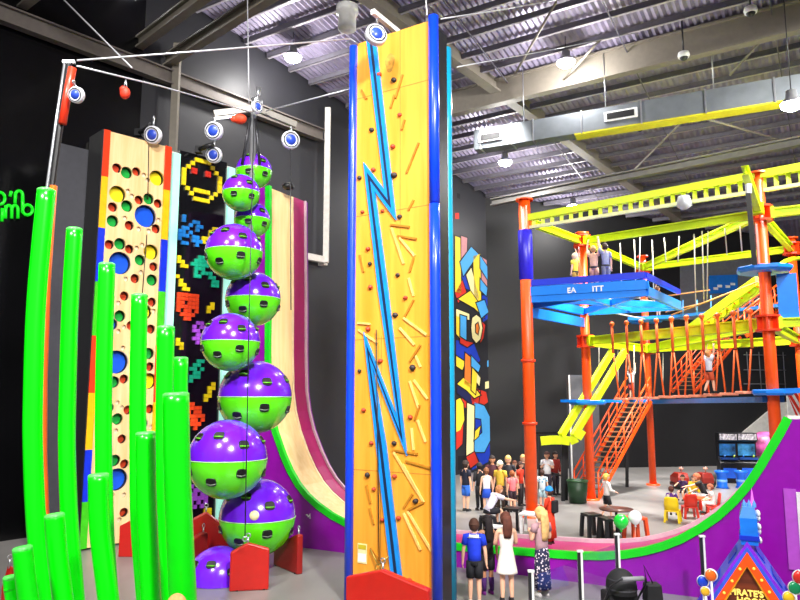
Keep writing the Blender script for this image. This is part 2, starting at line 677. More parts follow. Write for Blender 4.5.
# small domes under the girder
for (px, py), lab in (((751, 17), 'small white-rimmed dome camera under the deep girder'), ((684, 61), 'black sensor dome under the roof beyond the girder'), ((640, 132), 'pale sensor dome under the roof below the duct')):
    p = hitz(px, py, 14.6)
    t = thing('dome_camera', lab, 'camera', p)
    MB().lathe([(0.0, 0.3), (0.17, 0.29), (0.19, 0.2), (0.17, 0.12), (0.13, 0.12)], p, 16).build('housing', M_WHITE, t)
    MB().ball(p + Vector((0, 0, 0.14)), 0.13, 14, z1=0.05).build('dome', M_BLACK, t)
    MB().tube([p + Vector((0, 0, 0.28)), Vector((p.x, p.y, roof(p.x, p.y)))], 0.03, 8).build('hanger_rod', M_DARKSTEEL, t)
p = hitz(347, 30, 14.6)
t = thing('ceiling_heater', 'pale grey cylinder hanging from the roof behind the wooden tower', 'heater', p)
MB().lathe([(0.0, 0.0), (0.26, 0.0), (0.27, 0.05), (0.27, 0.5), (0.33, 0.52), (0.33, 0.75), (0.0, 0.78)], p, 20).build('drum', M_WHITE, t)
MB().tube([p + Vector((0, 0, 0.76)), Vector((p.x, p.y, roof(p.x, p.y)))], 0.03, 8).build('hanger_rod', M_DARKSTEEL, t)
# ================================================================== neon style sign on the left wall
WLP = Plane((wl(23).x, wl(23).y), (0.65, 0.76))
m_neon = mat('green_sign_letters', '#14e01c', 0.35, emit=0.4, var=0.02)
sg = thing('wall_sign', 'green tube lettering on the glossy black wall at the edge', 'sign', WLP.pt(0, WLP.tz(10, 230)[1], 0.02))


def letter(name, strokes, r=0.042):
    mb = MB()
    for st in strokes:
        pts = []
        for (px, py) in st:
            t_, z_ = WLP.tz(px, py)
            pts.append(WLP.pt(t_, z_, 0.1))
        mb.tube(pts, r, 8)
    return mb.build(name, m_neon, sg)


def arc(cx, cy, rx, ry, a0, a1, n=12):
    return [(cx + rx * math.cos(math.radians(a0 + (a1 - a0) * i / n)), cy - ry * math.sin(math.radians(a0 + (a1 - a0) * i / n))) for i in range(n + 1)]


letter('letter_p', [arc(-1.5, 199, 5, 6, 0, 360), [(-6.5, 193), (-6.5, 214)]])
letter('apostrophe', [[(9.8, 192), (8.6, 197)]])
letter('letter_n', [[(13.5, 204), (14, 193)], [(14, 199)] + arc(17.5, 196, 3.6, 4.5, 160, 0) + [(21.5, 204)]])
letter('letter_i', [[(0.8, 209), (0.5, 222)]])
letter('letter_m', [[(4, 219), (4.3, 206)], arc(7.3, 210, 3, 4, 180, 0) + [(10.2, 219)], arc(13.4, 210, 3, 4, 180, 0) + [(16.4, 219)]])
letter('letter_b', [[(21, 197), (21, 213)], arc(26, 210.5, 5, 5.2, 0, 360)])
letter('letter_l', [[(-4, 203), (-5, 224)]])

# ================================================================== wooden wall with round holes
BOARD = wood_mat('birch_plywood', '#f2cf9a', '#e4b878')
HOLE_SHADE = mat('hole_shade_dark', '#17130f', 0.6)  # dark colour stands in for the shade inside the holes
TOPZ = 10.8


def curve_board(name, plane, t0, t1, z0, z1, holes, thick, m, parent, o=0.0):
    cu = bpy.data.curves.new(name, 'CURVE')
    cu.dimensions = '2D'
    cu.fill_mode = 'BOTH'
    def ring(pts):
        sp = cu.splines.new('POLY')
        sp.points.add(len(pts) - 1)
        for p_, q_ in zip(sp.points, pts):
            p_.co = (q_[0], q_[1], 0, 1)
        sp.use_cyclic_u = True
    ring([(t0, z0), (t1, z0), (t1, z1), (t0, z1)])
    for (t, z, r) in holes:
        ring([(t + r * math.cos(2 * PI * i / 20), z + r * math.sin(2 * PI * i / 20)) for i in range(20)])
    cu.extrude = thick / 2
    tmp = bpy.data.objects.new(name, cu)
    COL.objects.link(tmp)
    me = bpy.data.meshes.new_from_object(tmp.evaluated_get(bpy.context.evaluated_depsgraph_get()))
    bpy.data.objects.remove(tmp)
    x = Vector((plane.d.x, plane.d.y, 0)); z = Vector((plane.n.x, plane.n.y, 0))
    M = Matrix((x, Vector((0, 0, 1)), z)).transposed().to_4x4()
    M.translation = plane.pt(0, 0, o)
    off = Vector((0, 0, 0))
    p = parent
    while p is not None:
        off += Vector(p.location); p = p.parent
    me.transform(Matrix.Translation(-off) @ M)
    me.materials.clear()
    me.materials.append(m)
    ob = bpy.data.objects.new(name, me)
    COL.objects.link(ob)
    ob.parent = parent
    return ob


def pbox(mb, plane, t0, t1, z0, z1, o0, o1, mi=0):
    bot = [plane.pt(t0, z0, o0), plane.pt(t1, z0, o0), plane.pt(t1, z0, o1), plane.pt(t0, z0, o1)]
    top = [plane.pt(t0, z1, o0), plane.pt(t1, z1, o0), plane.pt(t1, z1, o1), plane.pt(t0, z1, o1)]
    return mb.hexa(bot, top, mi)


HP = PN
hT0, hT1 = HP.tz(104, 135)[0], HP.tz(170, 147)[0]
cw = thing('climbing_wall', 'pale plywood climbing wall full of round coloured holes', 'climbing wall', HP.pt((hT0 + hT1) / 2, 0, -0.2))
holes = []
# (px, py, radius px, colour)
raw = [(117, 168, 4, 'r'), (126.6, 172.6, 5, 'g'), (136.5, 171.5, 3.7, 'r'), (144, 175, 2, 's'), (147.8, 180, 2, 's'), (157, 178, 6.5, 'y'),
       (117.7, 194, 7, 'y'), (128, 191, 2, 's'), (132, 196, 2, 's'), (139, 200, 3.8, 'r'), (148.7, 198.8, 4.7, 'g'), (158, 203.5, 3.8, 'r'), (112.7, 207, 4, 'r'),
       (127, 206, 5, 'g'), (145.6, 216, 9.6, 'b'), (112.7, 221, 5, 'g'), (125, 218, 2, 's'), (129.4, 225.4, 4, 'r'), (139, 229, 2.2, 's'), (149, 231, 2.2, 's'),
       (158.6, 220, 2, 's'), (156, 228.7, 4, 'r'), (109.5, 244.5, 4, 'r'), (120, 243.8, 5, 'g'), (129.4, 249, 3.9, 'r'), (137, 248, 2, 's'), (142.5, 245, 2, 's'),
       (151, 252, 6.7, 'y'), (120, 263, 9.6, 'b'), (140, 260, 4.7, 'g'), (153.6, 266.6, 3.9, 'r'), (152, 280, 5, 'g'), (135, 278.5, 4, 'r'), (126, 279, 2.1, 's'),
       (141, 272.5, 2.1, 's'), (124.4, 296, 4, 'r'), (118.5, 303, 2.1, 's'), (152, 302, 4, 'r'), (153.6, 311, 2.1, 's'), (145, 312, 6.5, 'y'), (120, 316, 5, 'g'),
       (124, 327, 2.1, 's'), (118.5, 331.5, 2.1, 's'), (151, 329, 4, 'r'), (111.5, 324, 5.5, 'b'), (131, 325.5, 4, 'r'), (123, 348, 2.1, 's'), (117, 362, 10, 'b'),
       (149, 353.5, 5, 'g'), (150, 366.6, 3.9, 'r'), (149, 381, 7, 'y'), (124, 379, 4, 'r'), (114, 382, 5, 'g'), (150, 409, 4, 'r'), (117.5, 419, 5, 'g'),
       (117.5, 402.5, 2, 's'), (122, 407.5, 2, 's'), (128, 410, 4, 'r'), (116, 431, 2.2, 's'), (122, 439, 4, 'r'), (151, 427, 2.2, 's'), (109, 408, 4.5, 'b'),
       (141, 424, 6.5, 'b'), (115, 460.5, 5, 'g'), (124.5, 464, 4, 'r'), (117, 479.5, 9.5, 'b'), (124, 495, 2.2, 's'), (112.5, 495, 2.2, 's'), (124, 512.5, 4, 'r'), (119.5, 520, 2.2, 's')]
HCOL = {'r': mat('red_hold_plastic', '#d8431c', 0.4), 'g': mat('green_hold_plastic', '#10a83c', 0.4), 'y': mat('yellow_hold_plastic', '#fbe21a', 0.4),
        'b': mat('blue_hold_plastic', '#0d54d8', 0.4), 's': mat('pale_hold_plastic', '#e8dcc0', 0.5)}
HNAME = {'r': 'red finger hole', 'g': 'green finger hole', 'y': 'big yellow foot hole', 'b': 'biggest size of hole, blue inside', 's': 'small bare peg hole'}
for px, py, r, c in raw:
    t, z = HP.tz(px, py)
    dist = HP.pt(t, z).length
    holes.append((t, z, r * dist / FPX * 1.05, c))
curve_board('board', HP, hT0, hT1, 0.05, TOPZ, [h[:3] for h in holes], 0.06, BOARD, cw, o=-0.03)
for t, z, r, c in holes:
    dep = 0.13 if c != 's' else 0.03
    mb = MB()
    ax = Vector((HP.n.x, HP.n.y, 0))
    cpt = HP.pt(t, z, -0.062)
    mb.lathe([(r * 1.02, 0.0), (r * 1.02, -dep), (0.001, -dep)], cpt, 20, mi=0, axis=ax, smooth=False)
    mb.lathe([(r * 0.97, -dep + 0.01), (r * 0.97, -dep + 0.02), (0.001, -dep + 0.02)], cpt, 20, mi=1, axis=ax, smooth=False)
    mb.build('hold', [HOLE_SHADE, HCOL[c]], cw)['label'] = HNAME[c]
mb = MB()
pbox(mb, HP, hT0, hT1, 0.0, TOPZ - 0.02, -0.3, -0.85)
mb.build('frame_box', M_BLACK, cw)
mb = MB(); pbox(mb, HP, hT0 - 0.05, hT0, 0, TOPZ, 0.03, -0.85); mb.build('side_panel', M_BLACK, cw)
mb = MB(); pbox(mb, HP, hT1, hT1 + 0.05, 0, TOPZ, 0.0, -0.85); mb.build('side_panel', M_BLACK, cw)
SEG = [('red_edge_paint', '#e03a12'), ('yellow_edge_paint', '#f5b60e'), ('blue_edge_paint', '#0f2fd0'), ('green_edge_paint', '#3cc01a')]
zl = [HP.tz(100, y)[1] for y in (130, 176, 228, 282, 336, 393, 449, 500)] + [0.05]
zl[0] = TOPZ
zr = [HP.tz(164, y)[1] for y in (147, 190, 240, 292, 346, 402, 457, 510)] + [0.05]
zr[0] = TOPZ
for zz, ta, tb in ((zl, hT0 - 0.02, hT0 + 0.15), (zr, hT1 - 0.15, hT1 + 0.03)):
    for i in range(8):
        mb = MB()
        pbox(mb, HP, ta, tb, zz[i + 1], zz[i], 0.0, 0.06)
        nm, hx = SEG[i % 4]
        mb.build('edge_strip', mat(nm, hx, 0.35), cw)['label'] = nm.split('_')[0] + ' edge strip'
for (pa, pb) in (((148, 145), (147, 200)), ((146, 235), (141, 300))):
    mb = MB()
    ta, za = HP.tz(*pa); tb, zb = HP.tz(*pb)
    mb.tube([HP.pt(ta, za, 0.05), HP.pt(tb, zb, 0.05)], 0.012, 6)
    mb.build('belay_line', M_DARKSTEEL, cw)

# ================================================================== mint light strips and pixel wall
m_mint = mat('mint_light_strip', '#a8f0dc', 0.4, emit=0.35, var=0.05)
pT0, pT1 = HP.tz(180, 150)[0], HP.tz(227, 162)[0]
for (ta, tb, lab) in ((hT1 + 0.08, pT0 - 0.02, 'tall mint light strip between the plywood wall and the black pixel wall'), (pT1 + 0.02, pT1 + 0.24, 'tall mint light strip on the far edge of the black pixel wall, by the balls')):
    t = thing('light_strip', lab, 'light strip', HP.pt((ta + tb) / 2, 0, 0.05))
    mb = MB(); pbox(mb, HP, ta, tb, 0.02, TOPZ - 0.15, 0.0, 0.1); mb.build('diffuser', m_mint, t)
    mb = MB(); pbox(mb, HP, ta, tb, 0.0, TOPZ - 0.1, -0.12, -0.001); mb.build('channel', M_WHITE, t)
pw = thing('climbing_wall', 'black gloss climbing wall with coloured square pixel blocks', 'climbing wall', HP.pt((pT0 + pT1) / 2, 0, -0.2))
m_gl = mat('black_gloss_panel', '#0d0d10', 0.15, coat=0.4, var=0.2)
mb = MB(); pbox(mb, HP, pT0, pT1, 0.0, TOPZ, -0.5, 0.0); mb.build('board', m_gl, pw)
PIX = {'y': mat('yellow_pixel_block', '#f2d313', 0.35), 'b': mat('blue_pixel_block', '#1f84d8', 0.35), 't': mat('teal_pixel_block', '#17b38a', 0.35),
       'o': mat('orange_pixel_block', '#f0481e', 0.35), 'p': mat('purple_pixel_block', '#a24ad0', 0.35), 'r': mat('red_pixel_block', '#c82618', 0.35)}


def pixels(name, px, py, rows, col, s=0.112):
    t, z = HP.tz(px, py)
    mb = MB()
    h, w = len(rows), max(len(r) for r in rows)
    for j, row in enumerate(rows):
        for i, ch in enumerate(row):
            if ch != '.':
                tt = t + (i - (w - 1) / 2) * s
                zz = z + ((h - 1) / 2 - j) * s
                pbox(mb, HP, tt - s * 0.46, tt + s * 0.46, zz - s * 0.46, zz + s * 0.46, 0.001, 0.07)
    return mb.build(name, PIX[col], pw)


ringrows = ['...####...', '..#....#..', '.#......#.', '#........#', '#........#', '#........#', '#........#', '.#.####.#.', '..#....#..', '...####...']
pixels('pixel_ring', 201.5, 181, ringrows, 'y', 0.13)
pixels('pixel_eyes', 200.5, 173, ['##...##', '##...##'], 'r', 0.09)
pixels('pixel_swirl', 190, 231, ['.#.....', '.#..##.', '...#.##', '.##..#.', '##.#...', '###.##.', '#...###', '.##..#.'], 'b', 0.11)
pixels('pixel_steps', 210, 236, ['...##', '..##.', '..#..', '##...', '#....'], 'y')
pixels('pixel_step', 182, 262, ['#..', '##.', '.##'], 'y')
pixels('pixel_patch', 199, 267, ['..##.', '.####', '#####', '.###.', '.#.##', '.##..'], 't')
pixels('pixel_patch', 213, 280, ['#..', '##.', '.##', '.##'], 't')
pixels('pixel_steps', 182, 283, ['#...', '.#..', '.##.', '..##'], 'y')
pixels('pixel_block', 187, 307, ['######', '######', '##.###', '######', '#.##.#', '.####.', '..##..'], 'o')
pixels('pixel_step', 210, 308, ['.#', '##', '#.'], 'y')
pixels('pixel_patch', 199, 333, ['.##.', '#.##', '##..', '.##.', '##..', '.#..'], 'p')
pixels('pixel_step', 179, 344, ['#.', '##', '.#'], 'y')
pixels('pixel_patch', 196, 371, ['..##', '.##.', '##.#', '.##.', '###.', '#...'], 't')
pixels('pixel_steps', 209, 392, ['..#', '.##', '.#.', '##.', '#..'], 'y')
pixels('pixel_block', 195, 416, ['##...', '####.', '#.##.', '#####', '.##.#', '.###.', '..#..'], 'o')
pixels('pixel_patch', 198, 496, ['#.#..', '.###.', '##.##', '#####', '#.#.#', '.#.#.'], 'p')
pixels('pixel_step', 207, 512, ['##', '##'], 'y')

# ================================================================== green climbing posts (bowed) and steel mast
def post(cap_c, pts, r_px, Y, label, nm='climbing_post'):
    """pts: picture points of the axis from top to bottom, at depth Y; goes on to the floor."""
    P = [at(px, py, Y) for px, py in pts]
    r = r_px * at(pts[0][0], pts[0][1], Y).length / FPX if False else r_px * Y / FPX
    last, prev = P[-1], P[-2]
    dirn = (last - prev)
    kk = last.z / max(1e-3, -dirn.z)
    base = last + dirn * kk
    P.append(Vector((base.x, base.y, 0)))
    # smooth
    Q = []
    for i in range(len(P) - 1):
        p0, p1, p2, p3 = P[max(i - 1, 0)], P[i], P[i + 1], P[min(i + 2, len(P) - 1)]
        for k in range(6):
            u = k / 6
            Q.append(0.5 * ((2 * p1) + (p2 - p0) * u + (2 * p0 - 5 * p1 + 4 * p2 - p3) * u * u + (3 * p1 - p0 - 3 * p2 + p3) * u ** 3))
    Q.append(P[-1])
    t = thing(nm, label, 'climbing post', (Q[-1].x, Q[-1].y, 0), 'green climbing posts in rising steps')
    MB().tube(Q, r, 24).build('shaft', M_GREEN, t)
    MB().lathe([(0.0, 0.03), (r * 0.8, 0.03), (r * 1.0, 0.015), (r * 1.0, -0.02)], Q[0], 24, axis=(Q[0] - Q[1])).build('end_cap', mat('pale_green_cap', '#5be85e', 0.35, var=0.03), t)
    MB().lathe([(r * 1.12, 0.0), (r * 1.12, 0.03), (r * 1.0, 0.03)], (Q[-1].x, Q[-1].y, 0), 24).build('base_plate', M_DARKSTEEL, t)
    return t


post(0, [(46.5, 191), (36.5, 300), (33, 400), (33, 450), (36, 520), (43.5, 600)], 9.0, 9.6, 'tallest green climbing post, topped by the red and steel mast')
post(0, [(74.5, 230), (70, 310), (67.5, 400), (67, 450), (69.5, 520), (76, 600)], 8.0, 9.9, 'second tallest green climbing post, standing before the slate grey panel')
post(0, [(107, 265), (104.5, 350), (103.5, 420), (104, 475), (106, 540), (110, 600)], 8.0, 9.8, 'tall green climbing post over the edge strip of the plywood wall')
post(0, [(98.5, 476), (100, 530), (108.5, 600)], 9.7, 8.6, 'low thick green climbing post in front of the one at the plywood edge')
post(0, [(139.5, 296), (138, 380), (138, 440), (139, 520), (145, 600)], 8.0, 9.6, 'tall green climbing post standing before the middle of the plywood wall')
post(0, [(145.5, 434), (146.5, 500), (151, 600)], 9.5, 8.5, 'mid-height green climbing post in front of the plywood wall, shorter than its neighbour behind')
post(0, [(166, 328), (164.5, 420), (165.5, 500), (170, 600)], 8.5, 9.5, 'tall green climbing post beside the mint light strip')
post(0, [(180, 359), (179, 440), (180, 520), (184, 600)], 8.0, 10.4, 'green climbing post in front of the black pixel wall, half hidden by the thickest one')
post(0, [(176, 395), (177.5, 480), (183, 600)], 12.8, 8.0, 'thickest and nearest green climbing post, beside the ball tower')
post(0, [(54.5, 516), (57, 550), (63, 600)], 9.2, 8.5, 'low green climbing post between the tallest and the second tallest')
post(0, [(22.5, 549), (25, 575), (28.5, 600)], 9.0, 8.1, 'very low green climbing post beside the tallest one')
post(0, [(10, 578), (11, 590), (12.5, 600)], 6.2, 8.3, 'lowest green climbing post, first step of the row')

ms = thing('steel_mast', 'thin steel mast with a black pole and red sleeve rising from the tallest green post', 'mast', at(44, 600, 10.4) * 1.0)
ms.location.z = 0
Ym = 10.3
def rope_pts(pts, Y):
    P = [at(px, py, Y) for px, py in pts]
    d_ = P[-1] - P[-2]
    P.append(P[-1] + d_ * (P[-1].z / max(1e-3, -d_.z)))
    P[-1].z = 0.0
    return P
MB().tube(rope_pts([(65, 62), (55, 130), (46, 195), (38, 300), (35, 450), (41, 580)], Ym), 0.025, 8).build('steel_pole', M_STEEL, ms)
MB().tube(rope_pts([(69, 64), (59, 135), (51, 195), (43, 300), (40, 450), (45, 580)], Ym), 0.045, 8).build('black_pole', M_BLACK, ms)
MB().tube([at(72.5, 68, Ym - .05), at(67, 96, Ym - .05), at(62.5, 124, Ym - .05)], 0.06, 12).build('red_sleeve', mat('red_mast_sleeve', '#e0341a', 0.35), ms)
MB().tube(rope_pts([(53.5, 186), (47, 280), (43.5, 380), (43, 450), (47, 570)], Ym), 0.055, 12).build('orange_pole', mat('orange_mast_pole', '#d95a14', 0.35), ms)
MB().bar(at(63, 62, Ym), at(75, 62, Ym), 0.05, 0.05).build('mast_head', M_STEEL, ms)
# ================================================================== ball tower
m_purple = mat('purple_gloss_shell', '#6a1ae0', 0.2, coat=0.6, var=0.04)
m_lime = mat('lime_gloss_shell', '#5ae014', 0.22, coat=0.5, var=0.04)
bt = thing('ball_tower', 'climbing tower of stacked glossy balls, purple above and green below', 'climbing tower', (at(250, 560, 15.4).x, 15.5, 0))
# px, py, r px, depth offset
balls = [(254, 171, 17.5, 15.75), (241, 193, 18.3, 15.05), (252, 220, 17.8, 15.7), (234, 252, 28, 14.85), (253, 299, 27.3, 15.75), (230.5, 342, 28.8, 14.85),
         (255, 397, 36, 15.75), (227.5, 459, 37.8, 14.85), (257.5, 517, 36, 15.7)]
m_slot = mat('pocket_shade_black', '#0b0b0b', 0.5)  # black pad colour stands in for the shade of a pocket
m_slotg = mat('lime_hold_lip', '#5fb81c', 0.35)
m_slotrim = mat('grey_hold_lip', '#5e6a5c', 0.4)


def hold_on_ball(c, r, az, el, upper, parent):
    """A pocket hold: raised black pad painted as a shaded recess, with a lip."""
    n = Vector((math.cos(el) * math.sin(az), -math.cos(el) * math.cos(az), math.sin(el)))
    q = n.to_track_quat('Z', 'Y').to_matrix()
    up = Vector((0, 0, 1)); y = (up - n * up.dot(n)).normalized(); x = y.cross(n)
    s = 0.102 * (r / 0.75) ** 0.6
    p0 = c + n * (r * 0.975)
    mb = MB()
    def rr(w, h, o, k=14):
        return [p0 + n * o + x * (w * math.copysign(abs(math.cos(a)) ** 0.6, math.cos(a))) + y * (h * math.copysign(abs(math.sin(a)) ** 0.6, math.sin(a))) for a in [2 * PI * i / k for i in range(k)]]
    depth = r * 0.025
    mb.loft([rr(s * 1.0, s * 0.85, 0.0), rr(s * 1.0, s * 0.85, depth + 0.012), rr(s * 0.9, s * 0.74, depth + 0.014), rr(s * 0.85, s * 0.7, depth - 0.01)], mi=0, caps=False)
    vsr = rr(s * 0.88, s * 0.72, depth + 0.0125)
    mb.add(vsr, [list(range(len(vsr)))], 0)
    # bar across the pocket
    mb.tube([p0 + n * (depth + 0.015) - x * s * 0.95 - y * s * (0.3), p0 + n * (depth + 0.04) - y * s * 0.42, p0 + n * (depth + 0.015) + x * s * 0.95 - y * s * 0.3], s * 0.13, 8, mi=1)
    return mb.build('hand_hold', [m_slot, m_slotg if upper else m_slotrim], parent)


def make_ball(px, py, rp, Y, dome=False, cc=None, rr=None):
    c = at(px, py, Y) if cc is None else cc
    r = rp * (c - Vector((0, 0, CAM_H))).length / FPX / 1.02 if rr is None else rr
    em = bpy.data.objects.new('ball', None)
    COL.objects.link(em)
    em.parent = bt
    em.location = c - Vector(bt.location)
    tt = 0.1
    MB().ball(c, r, 40, z0=0.0 + 0.01, z1=1.0).build('upper_shell', m_purple, em)
    if not dome:
        MB().ball(c, r, 40, z0=-1.0, z1=0.0).build('lower_shell', m_lime, em)
        MB().lathe([(r * 0.995, -0.012 * r), (r * 1.012, -0.008 * r), (r * 1.012, 0.012 * r), (r * 0.995, 0.016 * r)], c, 40).build('seam_ring', mat('pale_lime_seam', '#a8e078', 0.4), em)
    k = 7 if r > 0.55 else 5
    ph = random.uniform(0, 1)
    vis = [(-0.85, 0.62), (-0.1, 0.68), (0.62, 0.42), (1.5, 0.5), (2.6, 0.6), (-2.0, 0.5)] if r > 0.5 else [(-0.2, 0.75), (0.75, 0.4), (2.2, 0.5), (-1.9, 0.5)]
    for az, el in vis:
        hold_on_ball(c, r, az + ph * 0.3 - 0.1, el, True, em)
    if not dome:
        vis = [(-1.0, -0.25), (-0.25, -0.5), (0.55, -0.28), (1.5, -0.35), (2.7, -0.4), (-2.1, -0.4)] if r > 0.5 else [(-0.1, -0.3), (0.9, -0.35), (2.3, -0.3), (-1.8, -0.35)]
        for az, el in vis:
            hold_on_ball(c, r, az + ph * 0.3 - 0.1, el, False, em)
    return c, r


cs = []
for px, py, rp, Y in balls:
    cs.append(make_ball(px, py, rp, Y))
cd = at(219, 580, 15.15)
make_ball(0, 0, 0, 0, dome=True, cc=Vector((cd.x, cd.y, 0.0)), rr=0.68)
em = bt
# round white badge on the lowest ball
c, r = cs[-1]
n = Vector((0.11, -0.97, 0.2)).normalized()
MB().lathe([(0.0, 0.03), (0.09, 0.028), (0.1, 0.0)], c + n * (r + 0.0), 20, axis=n).build('badge', mat('cream_badge', '#e8dcae', 0.5), bt)
n2 = n
# centre pole with head beam
xp, yp = at(253, 140, 15.4).x, 15.4
zt = at(257, 98, 15.4).z
MB().tube([(xp, yp, 0.02), (xp, yp, zt)], 0.07, 12).build('centre_pole', M_STEEL, bt)
for dx in (-0.22, 0.18):
    MB().tube([(xp + dx, yp - 0.05, at(250, 165, 15.4).z), (xp + dx * 0.3, yp - 0.05, zt - 0.5)], 0.035, 8).build('stay_tube', M_DARKSTEEL, bt)
hb = MB().bar(at(214, 114, 15.1), at(252, 109, 15.4), 0.1, 0.14)
hb.build('head_beam', mat('pale_head_beam', '#8a8680', 0.45, 0.3), bt)
MB().bar(at(255, 108, 15.4), at(296, 125, 15.9), 0.1, 0.14).build('head_beam', mat('pale_head_beam', '#8a8680', 0.45, 0.3), bt)
MB().bar(at(214, 119, 15.1), at(240, 116, 15.3), 0.06, 0.06).build('head_stay', M_STEEL, bt)
MB().lathe([(0, -0.05), (0.1, -0.05), (0.12, 0), (0.1, 0.05), (0, 0.05)], at(258, 101, 15.3), 16, axis=(0.6, -0.8, 0)).build('pulley', M_STEEL, bt)
MB().tube([at(257, 99, 15.4), at(259, 88, 15.4)], [0.05, 0.06], 8).build('finial', M_STEEL, bt)
tag(recentre(MB().ball(at(240, 119, 15.15), 0.13, 14, sq=(1.2, 0.9, 0.9)).ball(at(234, 119, 15.12), 0.08, 10).build('rope_bundle', mat('orange_red_rope', '#e0401c', 0.6))), 'orange red rope bundle hung on the head beam of the ball tower', 'rope')

# ================================================================== auto belays
m_abw = mat('white_belay_case', '#dcdce4', 0.35)
m_abb = mat('blue_belay_face', '#2c49b8', 0.35)


def auto_belay(px, py, rp, Y, label, face=(-0.15, -0.95, -0.25), top=None, line=None):
    c = at(px, py, Y)
    r = rp * c.length / FPX
    n = Vector(face).normalized()
    t = thing('auto_belay', label, 'belay device', c, 'round auto belay units')
    MB().lathe([(0, -r * 0.35), (r * 0.9, -r * 0.35), (r, -r * 0.25), (r, r * 0.2), (r * 0.92, r * 0.32), (r * 0.62, r * 0.36), (r * 0.6, r * 0.3), (0, r * 0.3)], c, 28, axis=n).build('case', m_abw, t)
    MB().lathe([(r * 0.56, r * 0.3), (r * 0.52, r * 0.38), (0, r * 0.4)], c, 24, axis=n).build('face_disc', m_abb, t)
    MB().lathe([(r * 0.84, r * 0.34), (r * 0.8, r * 0.38), (r * 0.72, r * 0.38), (r * 0.7, r * 0.34)], c, 28, axis=n).build('face_ring', M_DARKSTEEL, t)
    up = top if top is not None else c + Vector((0, 0, r * 2.0))
    MB().tube([c + Vector((0, 0, r * 0.9)), up], r * 0.11, 8).build('hanger', M_STEEL, t)
    MB().lathe([(r * .2, -.02), (r * .3, 0), (r * .2, .02), (r * .12, 0), (r * .2, -.02)], up, 12, axis=(1, 0, 0)).build('shackle', M_STEEL, t)
    if line:
        MB().tube([c - Vector((0, 0, r * 0.9)), line], 0.012, 6).build('belay_strap', M_DARKSTEEL, t)
    return t


auto_belay(76.5, 95, 6.2, 10.1, 'small blue and white auto belay hanging from the red sleeved mast', top=at(73.6, 82, 10.2))
pA = HP.pt(HP.tz(152, 140)[0], HP.tz(152, 135)[1])
YA = pA.y - 0.2
auto_belay(153, 135, 7.6, YA, 'blue and white auto belay hung above the plywood hole wall')
auto_belay(214, 131, 7.8, 15.0, 'blue and white auto belay on the left arm of the ball tower head', top=at(214.5, 122, 15.05))
auto_belay(214, 155, 7.2, 19.6, 'blue and white auto belay hung over the black pixel wall, under another unit')
auto_belay(290.5, 140, 8.0, 15.7, 'blue and white auto belay on the right arm of the ball tower head', face=(0.35, -0.9, -0.2), top=at(291, 128, 15.75), line=at(291, 310, 15.7))
auto_belay(376, 35, 9.0, 12.55, 'blue and white auto belay over the blue bolt on the wooden tower', face=(0.35, -0.9, 0.1), top=at(377, 21, 12.5))
auto_belay(257, 107, 5.5, 15.0, 'white auto belay at the very top of the ball tower pole', face=(0.8, -0.6, 0))
# black brackets that carry the wall belays
for a_, b_, Y_, lab in (((139, 133), (152, 124), YA + 0.1, 'black bent arm holding the belay over the hole wall'), ((199, 150), (214, 144), 19.4, 'black bent arm holding the belay over the pixel wall')):
    t = thing('belay_bracket', lab, 'bracket', at(a_[0], a_[1], Y_))
    MB().tube([at(a_[0], a_[1], Y_ + 0.3), at(a_[0] + 6, a_[1] - 3, Y_), at(b_[0], b_[1], Y_)], 0.07, 8).build('arm', M_BLACK, t)
    MB().box(at(a_[0], a_[1], Y_ + 0.3), (0.2, 0.2, 0.2)).build('bracket_plate', M_BLACK, t)
# red bag under the girt
cA_, cB_ = at(77, 66, 10.4), at(160, 86, 12.5)
cq_ = cA_.lerp(cB_, 0.545)
rb = thing('rigging_bag', 'small red rigging bag hanging in the air from the long cable', 'bag', cq_ - Vector((0, 0, 0.39)))
MB().ball(cq_ - Vector((0, 0, 0.28)), 0.1, 14, sq=(0.9, 0.7, 1.1)).ball(cq_ - Vector((0.03, 0, 0.22)), 0.07, 10).build('bag', mat('red_bag_cloth', '#e23418', 0.6), rb)
MB().tube([cq_ + Vector((-.03, 0, -.2)), cq_ - Vector((0, 0, .03))], 0.01, 6).tube([cq_ + Vector((.03, 0, -.2)), cq_ - Vector((0, 0, .03))], 0.01, 6).build('hanging_strap', M_STEEL, rb)

rp_ = thing('belay_rope', 'thin black belay line hanging straight down in front of the ball tower', 'rope', at(245, 541, 13.95))
MB().tube([at(254, 114, 13.9), at(249, 320, 13.93), at(245, 536, 13.95)], 0.011, 6).build('line', M_BLACK, rp_)
MB().lathe([(0.04, -0.008), (0.055, 0), (0.04, 0.008), (0.03, 0), (0.04, -0.008)], at(245, 539, 13.95), 14, axis=(0.2, -1, 0)).build('carabiner', M_STEEL, rp_)
MB().bar(at(254, 113, 13.88), at(254.5, 117, 14.6), 0.05, 0.06).build('hanger_arm', M_STEEL, rp_)

# ================================================================== cables
def cable(pts, label, r=0.015):
    return tag(recentre(MB().tube(pts, r, 6).build('steel_cable', M_CABLE)), label, 'cable')


